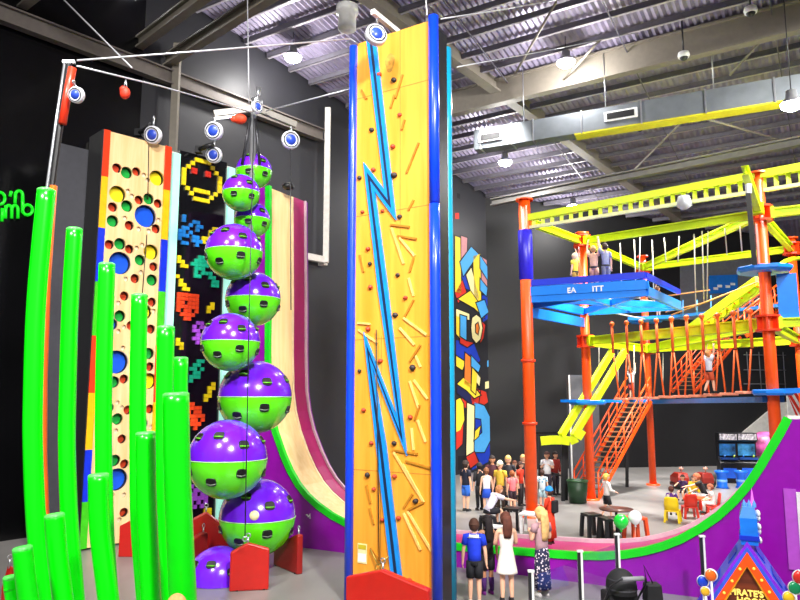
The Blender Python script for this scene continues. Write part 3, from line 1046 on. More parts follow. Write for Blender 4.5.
cable([at(77, 60.5, 10.15), at(215, 50, 11.5), at(350, 39, 12.9)], 'steel cable from the mast head to the wooden tower top')
cable([at(64, 0, 15), at(118, 54, 14.2), at(132, 68, 14)], 'slack steel cable dropping from the roof above the mast', 0.018)
cable([at(247.5, 0, 16.5), at(249, 103, 15.9)], 'upright steel cable from the roof to the ball tower head')
cable([at(266, 111, 15.4), at(350, 89, 13.9)], 'steel cable from the ball tower head to the side of the wooden tower')
cable([at(77, 66, 10.4), at(160, 86, 12.5), at(250, 112, 15.3)], 'long steel cable from the mast head to the ball tower head')
cable([at(441, 19, 13.1), at(500, 10, 15), at(556, 0, 17)], 'steel cable rising from the top corner of the wooden tower to the roof', 0.016)
cable([at(457, 67, 14.0), at(540, 52, 17), at(640, 32, 21)], 'steel cable from the teal pad towards the deep girder', 0.014)
cable([at(427, 16, 12.7), at(425, -14, 13.0)], 'short upright steel cable above the wooden tower corner')
# ================================================================== wooden tower
TP = Plane(gnd(400, 612), (0.85, -0.53))
tw = thing('climbing_tower', 'tall wooden climbing tower with a blue lightning bolt on its face', 'climbing tower', TP.pt(0, 0, -1.0))
WOOD = wood_mat('honey_plywood', '#ec9f36', '#dc8a20', 1.6)
tA, tB, tTop = -1.03, 0.68, 10.95
mb = MB(); pbox(mb, TP, tA, tB, 0.02, tTop, -0.12, 0.0); mb.build('front_board', WOOD, tw)
mb = MB(); pbox(mb, TP, tA, tB + 0.04, 0.0, tTop - 0.05, -0.6, -0.125); mb.build('inner_frame', M_DARKSTEEL, tw)
# seams between the board sheets
mb = MB()
for z in (2.4, 4.85, 7.3, 9.75):
    pbox(mb, TP, tA, tB, z, z + 0.012, 0.0005, 0.003)
pbox(mb, TP, -0.42, -0.41, 0.1, 4.9, 0.0005, 0.003)
pbox(mb, TP, 0.0, 0.01, 6.5, tTop, 0.0005, 0.003)
mb.build('sheet_seams', mat('brown_seam', '#a86f24', 0.7), tw)
# padded edges
mb = MB(); mb.tube([TP.pt(-1.11, z, 0.02) for z in (0.0, 3, 6, 9, 10.9)], 0.085, 14); mb.build('edge_pad', M_BLUE, tw)
mb = MB(); mb.tube([TP.pt(0.765, z, 0.02) for z in (0.0, 3, 6, 7.3)], 0.1, 14); mb.build('edge_pad', M_BLUE, tw)
mb = MB(); mb.tube([TP.pt(0.765, z, 0.02) for z in (7.32, 9, 11.0)], 0.1, 14); mb.build('edge_pad', M_BLUE, tw)
# grey flank and teal far pad: the face that runs back from the right edge
fa = TP.pt(0.74, 0, -0.1)
flank_d = Vector((0.29, 0.957))
FP = Plane((fa.x, fa.y), flank_d)
m_flank = mat('slate_flank_board', '#4a4b52', 0.55, var=0.1)
def fbox(mb, t0, t1, z0, z1, w):
    nn = Vector((-0.957, 0.29))
    a, b = Vector((fa.x, fa.y)) + flank_d * t0, Vector((fa.x, fa.y)) + flank_d * t1
    q = [a, b, b + nn * w, a + nn * w]
    return mb.hexa([Vector((p.x, p.y, z0)) for p in q], [Vector((p.x, p.y, z1)) for p in q])
mb = MB(); fbox(mb, 0.0, 0.62, 0.0, 10.85, 0.12); mb.build('flank_board', m_flank, tw)
e = Vector((fa.x, fa.y)) + flank_d * 0.72 + Vector((0.957, -0.29)) * 0.04
mb = MB(); mb.tube([(e.x, e.y, z) for z in (0.0, 3, 6, 9, 10.75)], 0.11, 14); mb.build('flank_pad', M_TEAL, tw)

# lightning bolt: outer blue frame with a dark inside line
def tpx(px, py):
    return TP.tz(px, py)
bolt_outer = [(366, 40), (377, 40), (395, 211), (375, 178), (381, 255), (408, 444), (372, 356), (402, 575), (390, 575), (364, 342), (393, 402), (376, 270), (368, 172), (381, 192), (373, 128)]
m_bolt = mat('blue_bolt_batten', '#1283dc', 0.35)
m_boltd = mat('navy_bolt_line', '#082347', 0.45)
path = [(372, 40), (391, 205), (370, 177), (384, 290), (403, 437), (369, 349), (382, 445), (397.5, 577)]
path_t = [tpx(*p) for p in path]
def batten_path(pts, w, o0, o1, name, m):
    mb = MB()
    n = len(pts)
    P2 = [Vector(p) for p in pts]
    L, R = [], []
    for i in range(n):
        if i == 0: dv = (P2[1] - P2[0]).normalized(); nn = Vector((-dv.y, dv.x)); s = 1
        elif i == n - 1: dv = (P2[-1] - P2[-2]).normalized(); nn = Vector((-dv.y, dv.x)); s = 1
        else:
            d1 = (P2[i] - P2[i - 1]).normalized(); d2 = (P2[i + 1] - P2[i]).normalized()
            n1 = Vector((-d1.y, d1.x)); n2 = Vector((-d2.y, d2.x))
            b = (n1 + n2)
            nn = b.normalized() if b.length > 1e-3 else n1
            s = min(3.2, 1 / max(0.25, nn.dot(n1)))
        L.append(P2[i] + nn * w / 2 * s); R.append(P2[i] - nn * w / 2 * s)
    for i in range(n - 1):
        q = [L[i], L[i + 1], R[i + 1], R[i]]
        mb.hexa([TP.pt(p.x, p.y, o0) for p in q], [TP.pt(p.x, p.y, o1) for p in q])
    return mb.build(name, m, tw)
bb = batten_path(path_t, 0.215, 0.0, 0.05, 'lightning_bolt', m_bolt)
b2 = batten_path(path_t, 0.06, 0.05, 0.056, 'bolt_line', m_boltd)
# climbing holds: (px, py, size px, colour)
m_hr = mat('rust_red_hold', '#b23a1a', 0.55, bump=0.3)
m_hk = mat('charcoal_hold', '#2c2220', 0.55, bump=0.3)
hl = [(380, 75, 3, 'r'), (394.5, 80, 3, 'k'), (400, 115, 2.6, 'r'), (372, 130, 3.2, 'k'), (393, 147, 3, 'r'), (374, 170, 2.6, 'r'), (360, 178, 2.6, 'k'), (395, 175, 3.3, 'k'),
      (383, 211, 2.5, 'r'), (363, 212, 2.4, 'r'), (400, 217, 3, 'k'), (368.5, 249, 2.6, 'r'), (370.5, 264, 2.5, 'k'), (398, 275, 2.8, 'k'), (371, 287, 2.8, 'r'), (406, 298, 2.4, 'r'),
      (396, 315, 3, 'k'), (369, 329, 2.6, 'r'), (381, 361, 2.8, 'r'), (360, 371, 2.3, 'k'), (413, 368, 3.4, 'k'), (364, 410, 2.3, 'r'), (411, 417, 2.6, 'r'), (372, 443, 2.4, 'r'),
      (395, 443, 2.8, 'k'), (368, 475, 2.8, 'k'), (374.5, 489, 2.4, 'r'), (395, 476, 2.8, 'r'), (416, 501, 3, 'k'), (383, 520, 2.4, 'r'), (399, 518, 2.4, 'r'), (410, 580, 2.6, 'r')]
for px, py, s, c in hl:
    t, z = tpx(px, py)
    s = s * 13.1 / FPX
    cpt = TP.pt(t, z, 0.02)
    mb = MB().ball(cpt, s, 10, sq=(1.0, 0.8, 0.85))
    for v in mb.v:
        v += (v - cpt) * 0.35 * noise.noise(v * 9.0)
    mb.build('climbing_hold', m_hr if c == 'r' else m_hk, tw)
# thin wooden battens glued on the face
m_bat = wood_mat('pale_batten', '#f3c878', '#e3ad55')
m_bat2 = wood_mat('brown_batten', '#b97a1e', '#9c6417')
bl = [((403, 75), (396, 98), 1), ((395, 95), (391, 108), 1), ((405, 120), (402, 130), 1), ((419, 143), (407, 173), 1), ((414, 200), (409, 210), 1), ((391, 225), (410, 227), 1), ((398, 236), (417, 239), 1),
      ((392, 228), (404, 264), 0), ((400, 238), (415, 256), 0), ((414, 258), (410, 272), 1), ((409, 278), (414, 296), 0), ((414, 300), (405, 317), 1), ((358, 323), (371, 324), 0), ((359, 330), (378, 343), 0),
      ((404, 318), (427, 335), 0), ((400, 328), (415, 345), 0), ((421, 345), (410, 362), 1), ((416, 356), (421, 367), 0), ((410, 381), (419, 408), 0), ((414, 380), (428, 399), 0), ((420, 405), (415, 420), 1), ((418, 420), (426, 442), 0),
      ((393, 450), (418, 454), 1), ((406, 461), (431, 468), 1), ((394, 452), (418, 492), 0), ((403, 464), (424, 502), 0), ((404, 508), (413, 494), 1), ((408, 510), (424, 502), 1), ((404, 513), (421, 550), 0), ((408, 511), (432, 551), 0),
      ((370, 508), (374, 524), 1), ((367, 485), (371, 503), 1), ((371, 548), (381, 563), 1), ((362, 90), (367, 99), 1), ((360, 255), (364, 272), 1), ((412, 428), (414, 450), 0)]
for a, b, c in bl:
    ta, za = tpx(*a); tb, zb = tpx(*b)
    mb = MB().bar(TP.pt(ta, za, 0.015), TP.pt(tb, zb, 0.015), 0.038, 0.03, up=(TP.n.x, TP.n.y, 0))
    mb.build('batten', m_bat if c == 0 else m_bat2, tw)
# belay line, rubbed patch, notice
ta, za = tpx(378, 330); tb, zb = tpx(381, 560)
MB().tube([TP.pt(ta, za, 0.06), TP.pt(tb, zb, 0.06)], 0.012, 6).build('belay_strap', M_DARKSTEEL, tw)
t0, z0 = tpx(390, 63)
mb = MB()
ring = [TP.pt(t0 + 0.11 * math.cos(a) * (1 + 0.15 * math.sin(3 * a)), z0 + 0.2 * math.sin(a), 0.0015) for a in [2 * PI * i / 18 for i in range(18)]]
mb.add(ring, [list(range(18))])
mb.build('worn_patch', mat('brown_rub_mark', '#b9862f', 0.7, var=0.4, scale=12), tw)
(ta, za), (tb, zb) = tpx(358, 543), tpx(367, 564)
nt_ = MB(); pbox(nt_, TP, ta, tb, zb, za, 0.0, 0.012); nt_ = nt_.build('notice', mat('cream_notice', '#d9cf9a', 0.5), tw)
nt2 = MB(); pbox(nt2, TP, ta + .015, tb - .015, zb + .03, zb + (za - zb) * 0.5, 0.012, 0.016); nt2.build('notice_print', mat('white_notice_print', '#f0ece0', 0.5), nt_)
nt2 = MB(); pbox(nt2, TP, ta + .015, tb - .015, zb + (za - zb) * 0.72, za - .02, 0.012, 0.016); nt2.build('notice_heading', mat('mustard_notice_print', '#b8a420', 0.5), nt_)
# carabiner on a loop near the foot
tc_, zc_ = tpx(381, 566)
MB().lathe([(0.05, -0.008), (0.062, 0), (0.05, 0.008), (0.04, 0), (0.05, -0.008)], TP.pt(tc_, zc_, 0.09), 16, axis=(TP.n.x, TP.n.y, 0)).tube([TP.pt(tc_ - 0.2, zc_ + 0.28, 0.05), TP.pt(tc_, zc_ + 0.03, 0.09)], 0.014, 6).tube([TP.pt(tc_ + 0.2, zc_ + 0.2, 0.05), TP.pt(tc_, zc_ + 0.03, 0.09)], 0.014, 6).build('carabiner', mat('brass_hook', '#b79a4a', 0.35, 0.7), tw)
# top fittings
pt = TP.pt(-0.3, tTop + 0.1, 0.1)
MB().bar(TP.pt(-0.35, tTop + 0.28, -0.8), TP.pt(-0.35, tTop + 0.28, 0.45), 0.09, 0.1).build('head_arm', M_WHITE, tw)
MB().bar(TP.pt(-0.35, tTop - 0.1, -0.4), TP.pt(-0.35, tTop + 0.3, -0.4), 0.09, 0.09).build('head_post', M_STEEL, tw)
MB().box(TP.pt(0.55, tTop + 0.05, -0.3), (0.25, 0.25, 0.25)).build('corner_bracket', M_DARKSTEEL, tw)
MB().tube([TP.pt(-1.0, tTop - .02, 0.0), TP.pt(-1.15, tTop + .1, 0.1), TP.pt(-1.25, tTop, 0.1)], 0.02, 6).build('corner_hook', M_STEEL, tw)

# ================================================================== red belay gates (pentagon mats)
def gate(bl_px, br_px, top_l, top_r, apex, label, dep=0.14, mtl=None):
    """bottom-left and bottom-right picture points on the floor, the rest above them."""
    a, b = gnd(*bl_px), gnd(*br_px)
    d_ = (b - a); d2 = Vector((d_.x, d_.y)).normalized()
    pl = Plane(a, d2)
    W = (Vector((b.x, b.y)) - pl.P).dot(pl.d)
    zl_, zr_ = pl.tz(*top_l)[1], pl.tz(*top_r)[1]
    ta_, za_ = pl.tz(*apex)
    t = thing('belay_gate', label, 'gate mat', pl.pt(W / 2, 0, 0), 'red padded gates at the foot of the climbs')
    prof = [(0, 0.0), (W, 0.0), (W, zr_), (ta_, za_), (0, zl_)]
    mb = MB().hexa([pl.pt(u, z, 0) for u, z in prof], [pl.pt(u, z, -dep) for u, z in prof])
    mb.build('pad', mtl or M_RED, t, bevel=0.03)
    MB().tube([pl.pt(ta_, za_ - 0.05, -dep / 2), pl.pt(ta_, za_ + 0.1, -dep / 2)], 0.02, 8).lathe([(0.04, -0.01), (0.055, 0), (0.04, 0.01), (0.03, 0), (0.04, -0.01)], pl.pt(ta_, za_ + 0.13, -dep / 2), 14, axis=(pl.n.x, pl.n.y, 0)).build('hook', M_STEEL, t)
    mbz = MB()
    for u in (0.12, W - 0.12):
        mbz.box(pl.pt(u, 0.015, -dep / 2), (0.12, 0.12, 0.03))
        mbz.build('foot_strip', M_BLACK, t)
        mbz = MB()
    return t


gate((229, 592), (268.5, 590), (228.5, 553), (268, 549), (248, 543), 'bright red pentagon gate mat in front of the half dome')
gate((345, 626), (429, 640), (346, 577), (427, 590), (381, 570), 'large red gate mat at the foot of the wooden tower')
gate((118, 557), (134, 557), (118, 526), (134, 519), (134.5, 518.5), 'red gate mat at the foot of the plywood hole wall')
gate((191, 568), (229, 566), (190, 519), (226, 530), (206, 512), 'red gate mat with peaked top before the pixel wall')
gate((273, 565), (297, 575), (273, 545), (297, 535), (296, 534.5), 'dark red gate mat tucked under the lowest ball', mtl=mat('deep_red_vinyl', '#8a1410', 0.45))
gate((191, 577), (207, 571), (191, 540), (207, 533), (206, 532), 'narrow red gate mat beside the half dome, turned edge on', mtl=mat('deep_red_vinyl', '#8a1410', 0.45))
gate((3, 626), (17, 622), (4, 590), (16, 572), (12, 566), 'red gate mat behind the lowest green post')

# ================================================================== drop slide
SP = Plane((-2.6, 18.34), (0.88, -0.475))
cx = [(268, 186), (268, 240), (268, 300), (267.5, 350), (268, 390), (270.5, 412), (275, 432), (283, 455), (290, 471), (298, 485), (307, 496), (318, 506), (332, 516), (348, 524.5),
      (372, 534), (400, 540.5), (430, 544.5), (460, 547), (500, 550), (540, 553), (575, 555.5), (601, 556), (625, 554.5), (645, 551), (662, 546.5), (680, 539.5), (700, 528.5), (718, 516), (734, 501), (748, 485), (760, 467), (770, 450), (780, 433), (788, 418)]
prof = [SP.tz(*p) for p in cx]
# keep the level run level
Wd = 1.7
sl = thing('drop_slide', 'huge drop slide with purple sides, plywood drop and green edge', 'slide', SP.pt(3.0, 0, -0.9))
m_slp = mat('purple_slide_panel', '#8c08a0', 0.28, var=0.06, coat=0.3)
m_pink = mat('pink_slide_sheet', '#a3125e', 0.35, var=0.05)
m_edge = mat('green_slide_edge', '#16c81e', 0.35, var=0.05)
m_slwood = wood_mat('slide_plywood', '#f8d79c', '#efc684')
back = prof[0][0] - 0.55
tEnd = prof[-1][0]
poly = [(back, 0.0), (back, prof[0][1])] + prof + [(tEnd + 3.2, prof[-1][1]), (tEnd + 3.2, 0.0)]
def side_panel(o, name, thick=0.07):
    pp = [SP.pt(t, z - 0.02, o) for t, z in poly]
    for i in (0, len(pp) - 1):
        pp[i].z = 0.0
    dv = Vector((SP.n.x, SP.n.y, 0)) * (-thick)
    return MB().prism(pp, dv).build(name, m_slp, sl)
side_panel(0.0, 'side_panel')
side_panel(-Wd - 0.1, 'side_panel')
def strip(o0, o1, lift, i0, i1, name, m, thick=0.04):
    mb = MB()
    pr = prof[i0:i1 + 1]
    nrm = []
    for i in range(len(pr)):
        a, b = pr[max(i - 1, 0)], pr[min(i + 1, len(pr) - 1)]
        dv = Vector((b[0] - a[0], b[1] - a[1])).normalized()
        nrm.append(Vector((-dv.y, dv.x)))
    up = [(Vector(p) + n * lift) for p, n in zip(pr, nrm)]
    lo = [(Vector(p) + n * (lift - thick)) for p, n in zip(pr, nrm)]
    vs, fs = [], []
    for u, l in zip(up, lo):
        vs += [SP.pt(u.x, u.y, o0), SP.pt(u.x, u.y, o1), SP.pt(l.x, l.y, o1), SP.pt(l.x, l.y, o0)]
    for i in range(len(pr) - 1):
        for k in range(4):
            k2 = (k + 1) % 4
            fs.append([4 * i + k, 4 * i + k2, 4 * i + 4 + k2, 4 * i + 4 + k])
    fs.append([0, 1, 2, 3]); fs.append([4 * (len(pr) - 1) + k for k in (3, 2, 1, 0)])
    mb.add(vs, fs)
    return mb.build(name, m, sl)
N = len(prof) - 1
iw = 15
strip(-0.07, -1.15, -0.06, 0, iw, 'drop_board', m_slwood)
strip(-1.15, -1.23, -0.045, 0, iw, 'pale_band', mat('pale_slide_band', '#f3dcae', 0.4))
strip(-1.23, -1.72, -0.03, 0, iw, 'pink_band', m_pink)
strip(-0.07, -1.72, -0.06, iw, N, 'run_sheet', m_pink)
strip(-1.72, -1.78, 0.03, 0, N, 'far_edge', mat('cream_slide_edge', '#c9a8b4', 0.4), thick=0.1)
strip(0.035, -0.075, 0.075, 0, N, 'near_edge', m_edge, thick=0.15)
mb = MB(); pbox(mb, SP, tEnd, tEnd + 3.2, prof[-1][1] - 0.06, prof[-1][1], -1.8, -0.05); mb.build('deck', mat('white_slide_deck', '#d9d4ce', 0.45), sl)
mb = MB(); pbox(mb, SP, back, back + 0.1, 0.0, prof[0][1], -Wd - 0.1, -0.07); mb.build('back_frame', m_slp, sl)
# access hatch at the right end of the purple side
(ta, za), (tb, zb) = SP.tz(796, 492), SP.tz(818, 572)
mb = MB(); pbox(mb, SP, ta, tb, zb, za, 0.0, 0.05); mb.build('access_hatch', mat('white_hatch', '#e8dfe8', 0.4), sl)
mb = MB(); pbox(mb, SP, ta - 0.2, ta, zb, za + .05, 0.0, 0.03); mb.build('hatch_frame', mat('lilac_hatch_frame', '#b04cc4', 0.4), sl)
# small white bird-like decal
(tq, zq) = SP.tz(308, 516)
mb = MB(); mb.add([SP.pt(tq + a * 0.1, zq + b * 0.1, 0.003) for a, b in ((-0.8, 0.2), (-0.2, 0.5), (0.2, 0.1), (0.7, 0.8), (0.8, -0.6), (0.5, -0.6), (0.5, 0.0), (0.1, -0.4), (-0.3, 0.1))], [list(range(9))]); mb.build('decal', M_WHITE, sl)
tag(recentre(MB().lathe([(0.06, 0.0), (0.15, 0.03), (0.18, 0.1), (0.12, 0.18), (0.02, 0.2)], SP.pt(*[SP.tz(275, 174)[0], prof[0][1] + 0.02, -0.6]), 14).build('pulley_block', M_BLACK)), 'black pulley block on top of the slide drop', 'pulley')
# ================================================================== painted mural on the far left wall
MP = Plane((wl(0.0).x, wl(0.0).y), (-0.65, -0.76))
mu = thing('wall_mural', 'bright block lettering painted on the wall by the far corner', 'mural', MP.pt(3.5, 0.0, 0.0))
MC = {k: mat(n, h, 0.6, var=0.04) for k, n, h in (('y', 'mural_yellow', '#f6d733'), ('b', 'mural_sky_blue', '#4aa6e6'), ('d', 'mural_deep_blue', '#1238b8'), ('r', 'mural_red', '#cf2f1c'),
                                                  ('o', 'mural_orange', '#e77a2a'), ('p', 'mural_pink', '#c98a8e'), ('w', 'mural_cream', '#f2e6a4'), ('k', 'mural_black', '#0c0c14'), ('n', 'mural_navy', '#151a4a'), ('g', 'mural_grey', '#3d3d46'))}


def mural_poly(name, pts, c, lay, edge=True):
    mb = MB()
    q = []
    for px, py in pts:
        t, z = MP.tz(px, py)
        q.append((t, z))
    if edge:
        cxm = sum(p[0] for p in q) / len(q); czm = sum(p[1] for p in q) / len(q)
        big = []
        n = len(q)
        area = sum(q[i][0] * q[(i + 1) % n][1] - q[(i + 1) % n][0] * q[i][1] for i in range(n))
        sg_ = 1 if area > 0 else -1
        for i in range(n):
            p0, p1, p2 = Vector(q[i - 1]), Vector(q[i]), Vector(q[(i + 1) % n])
            d1, d2 = (p1 - p0).normalized(), (p2 - p1).normalized()
            n1, n2 = Vector((d1.y, -d1.x)) * sg_, Vector((d2.y, -d2.x)) * sg_
            b = (n1 + n2)
            b = b.normalized() if b.length > 1e-3 else n1
            b *= min(2.0, 1 / max(0.4, b.dot(n1)))
            big.append(p1 + Vector((b.x * 0.085, b.y * 0.06)))
        mb.add([MP.pt(p.x, p.y, 0.004 + lay * 0.004) for p in big], [list(range(n))], 1)
    mb.add([MP.pt(t, z, 0.006 + lay * 0.004) for t, z in q], [list(range(len(q)))], 0)
    return mb.build(name, [MC[c], MC['k']], mu)


# colour splashes behind
mural_poly('paint_splash', [(456, 262), (462, 258), (468, 262), (472, 275), (470, 290), (456, 285)], 'd', 0, False)
mural_poly('paint_splash', [(466, 254), (471, 256), (472, 263), (467, 264)], 'w', 1, False)
mural_poly('paint_splash', [(455, 213), (459, 213), (459, 219), (455, 219)], 'r', 0, False)
mural_poly('paint_splash', [(457, 193), (460, 194), (460, 199), (457, 198)], 'k', 0, False)
mural_poly('paint_splash', [(482, 296), (488, 293), (489, 318), (483, 322)], 'd', 0, False)
mural_poly('paint_splash', [(480, 256), (489, 262), (489, 292), (482, 292)], 'p', 0, False)
mural_poly('paint_splash', [(456, 340), (474, 344), (480, 360), (472, 372), (456, 362)], 'd', 0, False)
mural_poly('paint_splash', [(470, 386), (486, 392), (488, 402), (474, 412), (458, 404)], 'r', 0, False)
mural_poly('paint_splash', [(474, 404), (490, 414), (493, 440), (488, 462), (472, 470)], 'd', 0, False)
mural_poly('paint_splash', [(485, 382), (489, 381), (489, 388), (485, 389)], 'w', 1, False)
mural_poly('paint_splash', [(487, 361), (490, 359), (490, 366), (487, 367)], 'b', 1, False)
mural_poly('paint_splash', [(458, 456), (470, 455), (472, 468), (458, 470)], 'k', 0, False)
# big K and E of the top word
mural_poly('letter_stroke', [(455, 236), (460, 238), (461, 294), (455, 292)], 'y', 2)
mural_poly('letter_stroke', [(461, 236), (467, 238), (466, 272), (461, 270)], 'p', 2)
mural_poly('letter_k', [(460, 262), (471, 247), (478, 254), (463, 276)], 'b', 3)
mural_poly('letter_k', [(466, 275), (471, 268), (479, 298), (474, 302)], 'w', 3)
mural_poly('letter_side', [(455, 293), (462, 280), (466, 292), (458, 303)], 'r', 2)
mural_poly('letter_e', [(473, 256), (480, 254), (481, 310), (474, 305)], 'y', 3)
mural_poly('letter_e', [(480, 256), (489, 270), (488, 281), (480, 268)], 'b', 4)
mural_poly('letter_e', [(480, 279), (487, 288), (486, 296), (480, 290)], 'b', 4)
mural_poly('letter_e', [(458, 299), (470, 291), (479, 304), (484, 318), (474, 308)], 'y', 4)
mural_poly('letter_side', [(476, 303), (484, 300), (488, 312), (481, 318)], 'b', 5)
# TO
mural_poly('letter_t', [(456, 309), (469, 314), (469, 320), (456, 316)], 'w', 3)
mural_poly('letter_t', [(460, 315), (466, 317), (466, 340), (460, 336)], 'b', 4)
mural_poly('letter_side', [(456, 316), (460, 317), (460, 338), (456, 334)], 'y', 3)
mural_poly('letter_side', [(460, 337), (466, 341), (473, 343), (467, 347), (460, 343)], 'r', 3)
mural_poly('letter_o', [(472, 318), (476, 315), (480, 318), (482, 328), (480, 339), (476, 343), (472, 338), (471, 328)], 'w', 4)
mural_poly('letter_o_eye', [(475.5, 325), (477.5, 323), (478.5, 328), (477.5, 334), (475.5, 332)], 'o', 5)
mural_poly('letter_side', [(482, 322), (485, 325), (483, 338), (480, 343)], 'r', 3)
# THE (visible HE)
mural_poly('letter_h', [(456, 356), (465, 362), (462, 370), (456, 366)], 'y', 3)
mural_poly('letter_h', [(465, 353), (471, 358), (470, 388), (464, 384)], 'o', 4)
mural_poly('letter_h', [(457, 384), (463, 378), (473, 386), (480, 395), (474, 398), (466, 390)], 'y', 4)
mural_poly('letter_e', [(471, 356), (480, 366), (478, 372), (471, 366)], 'b', 5)
mural_poly('letter_e', [(472, 368), (477, 374), (475, 394), (471, 390)], 'y', 5)
mural_poly('letter_e', [(477, 374), (480, 378), (479, 386), (476, 382)], 'w', 5)
mural_poly('letter_side', [(457, 384), (466, 391), (476, 399), (471, 404), (457, 393)], 'n', 3)
mural_poly('letter_side', [(470, 392), (480, 390), (478, 404), (472, 404)], 'r', 3)
# OP
mural_poly('letter_o', [(456, 400), (460, 398), (463, 404), (464, 420), (460, 430), (456, 432)], 'y', 3)
mural_poly('letter_o', [(456, 432), (460, 430), (463, 424), (462, 444), (456, 450)], 'r', 3)
mural_poly('letter_p', [(467, 403), (474, 406), (473, 464), (466, 458)], 'w', 4)
mural_poly('letter_p', [(474, 402), (484, 406), (490, 418), (490, 440), (484, 452), (474, 452)], 'b', 3)
mural_poly('letter_p_eye', [(475, 419), (480, 420), (481, 432), (475, 438)], 'd', 5)
mural_poly('letter_side', [(475, 431), (480, 426), (478, 436), (474, 440)], 'y', 6)
mural_poly('letter_side', [(466, 457), (474, 452), (478, 462), (470, 468)], 'r', 5)

# ================================================================== ropes course
rc = thing('ropes_course', 'two-level ropes course of orange posts, yellow beams and blue platforms', 'ropes course', (8.0, 24.0, 0))
POSTS = {'a': ((4.15, 22.72), 10.25), 'b': ((6.98, 26.32), 9.95), 'c': ((10.78, 30.6), 9.9), 'd': ((10.35, 19.6), 10.15), 'e': ((14.6, 25.6), 9.6)}
R_P = 0.26
JH = {'a': 9.55, 'b': 9.65, 'c': 9.4, 'd': 8.95, 'e': 9.2}
JL = 5.8


def course_post(key):
    (x, y), h = POSTS[key]
    rad = {'a': 0.19, 'b': 0.165, 'c': 0.145, 'd': 0.16, 'e': 0.14}[key]
    pm = MB().tube([(x, y, 0.0), (x, y, h)], rad, 20).build('post', M_ORANGE, rc)
    MB().lathe([(rad + 0.1, h - 0.02), (rad + 0.1, h + 0.03), (0.0, h + 0.04)], (x, y, 0), 20).build('cap_plate', M_ORANGE, pm, local=False)
    MB().lathe([(rad + 0.14, 0.0), (rad + 0.14, 0.05), (rad, 0.06)], (x, y, 0), 20).build('foot_plate', M_ORANGE, pm)
    for zj in ([JH[key], JL] if key != 'a' else [2.9, 4.9]):
        mb = MB()
        if zj in (2.9, 4.9):
            mb.lathe([(rad, -0.05), (rad + 0.05, -0.04), (rad + 0.05, 0.04), (rad, 0.05)], (x, y, zj), 20)
        else:
            for dz in (-0.2, 0.2):
                mb.lathe([(rad - .01, dz - 0.03), (rad + 0.17, dz - 0.03), (rad + 0.17, dz + 0.03), (rad - .01, dz + 0.03)], (x, y, zj), 12, smooth=False)
            for kk in range(6):
                a = kk * PI / 3
                mb.box((x + (rad + 0.07) * math.cos(a), y + (rad + 0.07) * math.sin(a), zj), (0.15, 0.04, 0.4), a)
        mb.build('joint_collar', mat('deep_orange_collar', '#e23a0c', 0.4), pm)
    return pm


for k_ in 'abcde':
    pm = course_post(k_)
    if k_ == 'a':
        x, y = POSTS['a'][0]
        za, zb = at(527, 230, 22.7).z, at(528, 280, 22.7).z
        MB().lathe([(0.195, zb), (0.235, zb + 0.03), (0.235, za - 0.03), (0.195, za)], (x, y, 0), 20).build('blue_sleeve', mat('violet_blue_sleeve', '#2a20c0', 0.35), pm)


def jp(k, z):
    (x, y), _ = POSTS[k]
    return Vector((x, y, z))


def beam(a, b, w=0.18, h=0.26, m=None, nm='beam', trim=0.28):
    d_ = (b - a).normalized()
    mb = MB().ibeam(a + d_ * trim, b - d_ * trim, w, h, 0.035)
    # stiffener plates
    o = mb.build(nm, m or M_YELLOW, rc)
    pl = MB().bar(a + d_ * (trim - .06), a + d_ * (trim + 0.08), w + 0.1, h + 0.08)
    pl.build('end_plate', m or M_YELLOW, o)
    return o


for a, b in (('a', 'b'), ('b', 'c'), ('b', 'd'), ('c', 'd'), ('c', 'e'), ('d', 'e')):
    beam(jp(a, JH[a]), jp(b, JH[b]))
dv = (jp('d', JH['d']) - jp('e', JH['e']))
beam(jp('d', JH['d']), jp('d', JH['d']) + dv * 0.33 + Vector((0, 0, 0.9)))
beam(jp('d', JH['d']), Vector((17.5, 15.9, 9.0)))
for a, b in (('b', 'd'), ('b', 'c'), ('c', 'd'), ('c', 'e'), ('d', 'e')):
    beam(jp(a, JL), jp(b, JL), h=0.32)
beam(jp('d', JL), Vector((17.0, 16.4, 5.8)))
# overhead track truss from the first post past the tall one
T0, T1 = Vector((4.25, 22.65, 9.62)), Vector((13.6, 17.9, 10.35))
tr_ = MB().bar(T0, T1, 0.2, 0.22).build('track_beam', M_YELLOW, rc)
low = Vector((0, 0, -0.55))
MB().bar(T0 + low * 0.6, T1 + low, 0.12, 0.1).build('lower_rail', mat('pale_yellow_rail', '#d6d8a0', 0.4, 0.2), tr_)
for i in range(34):
    p = T0.lerp(T1, (i + 0.6) / 34)
    l_ = low * (0.6 + 0.4 * (i + 0.6) / 34)
    MB().bar(p, p + l_, 0.05, 0.12, up=(1, 0, 0)).build('rung', M_YELLOW, tr_)
# lamp-like bracket on the truss
pk = at(684, 203, 19.9)
MB().lathe([(0.0, 0.22), (0.16, 0.2), (0.2, 0.05), (0.2, -0.1), (0.1, -0.18), (0.0, -0.2)], pk, 18).build('track_lamp', mat('frosted_lamp_body', '#c9cdd0', 0.3), rc)
MB().bar(pk + Vector((0, 0, .2)), T0.lerp(T1, 0.48) + low, .04, .04).build('track_lamp_stem', M_STEEL, rc)

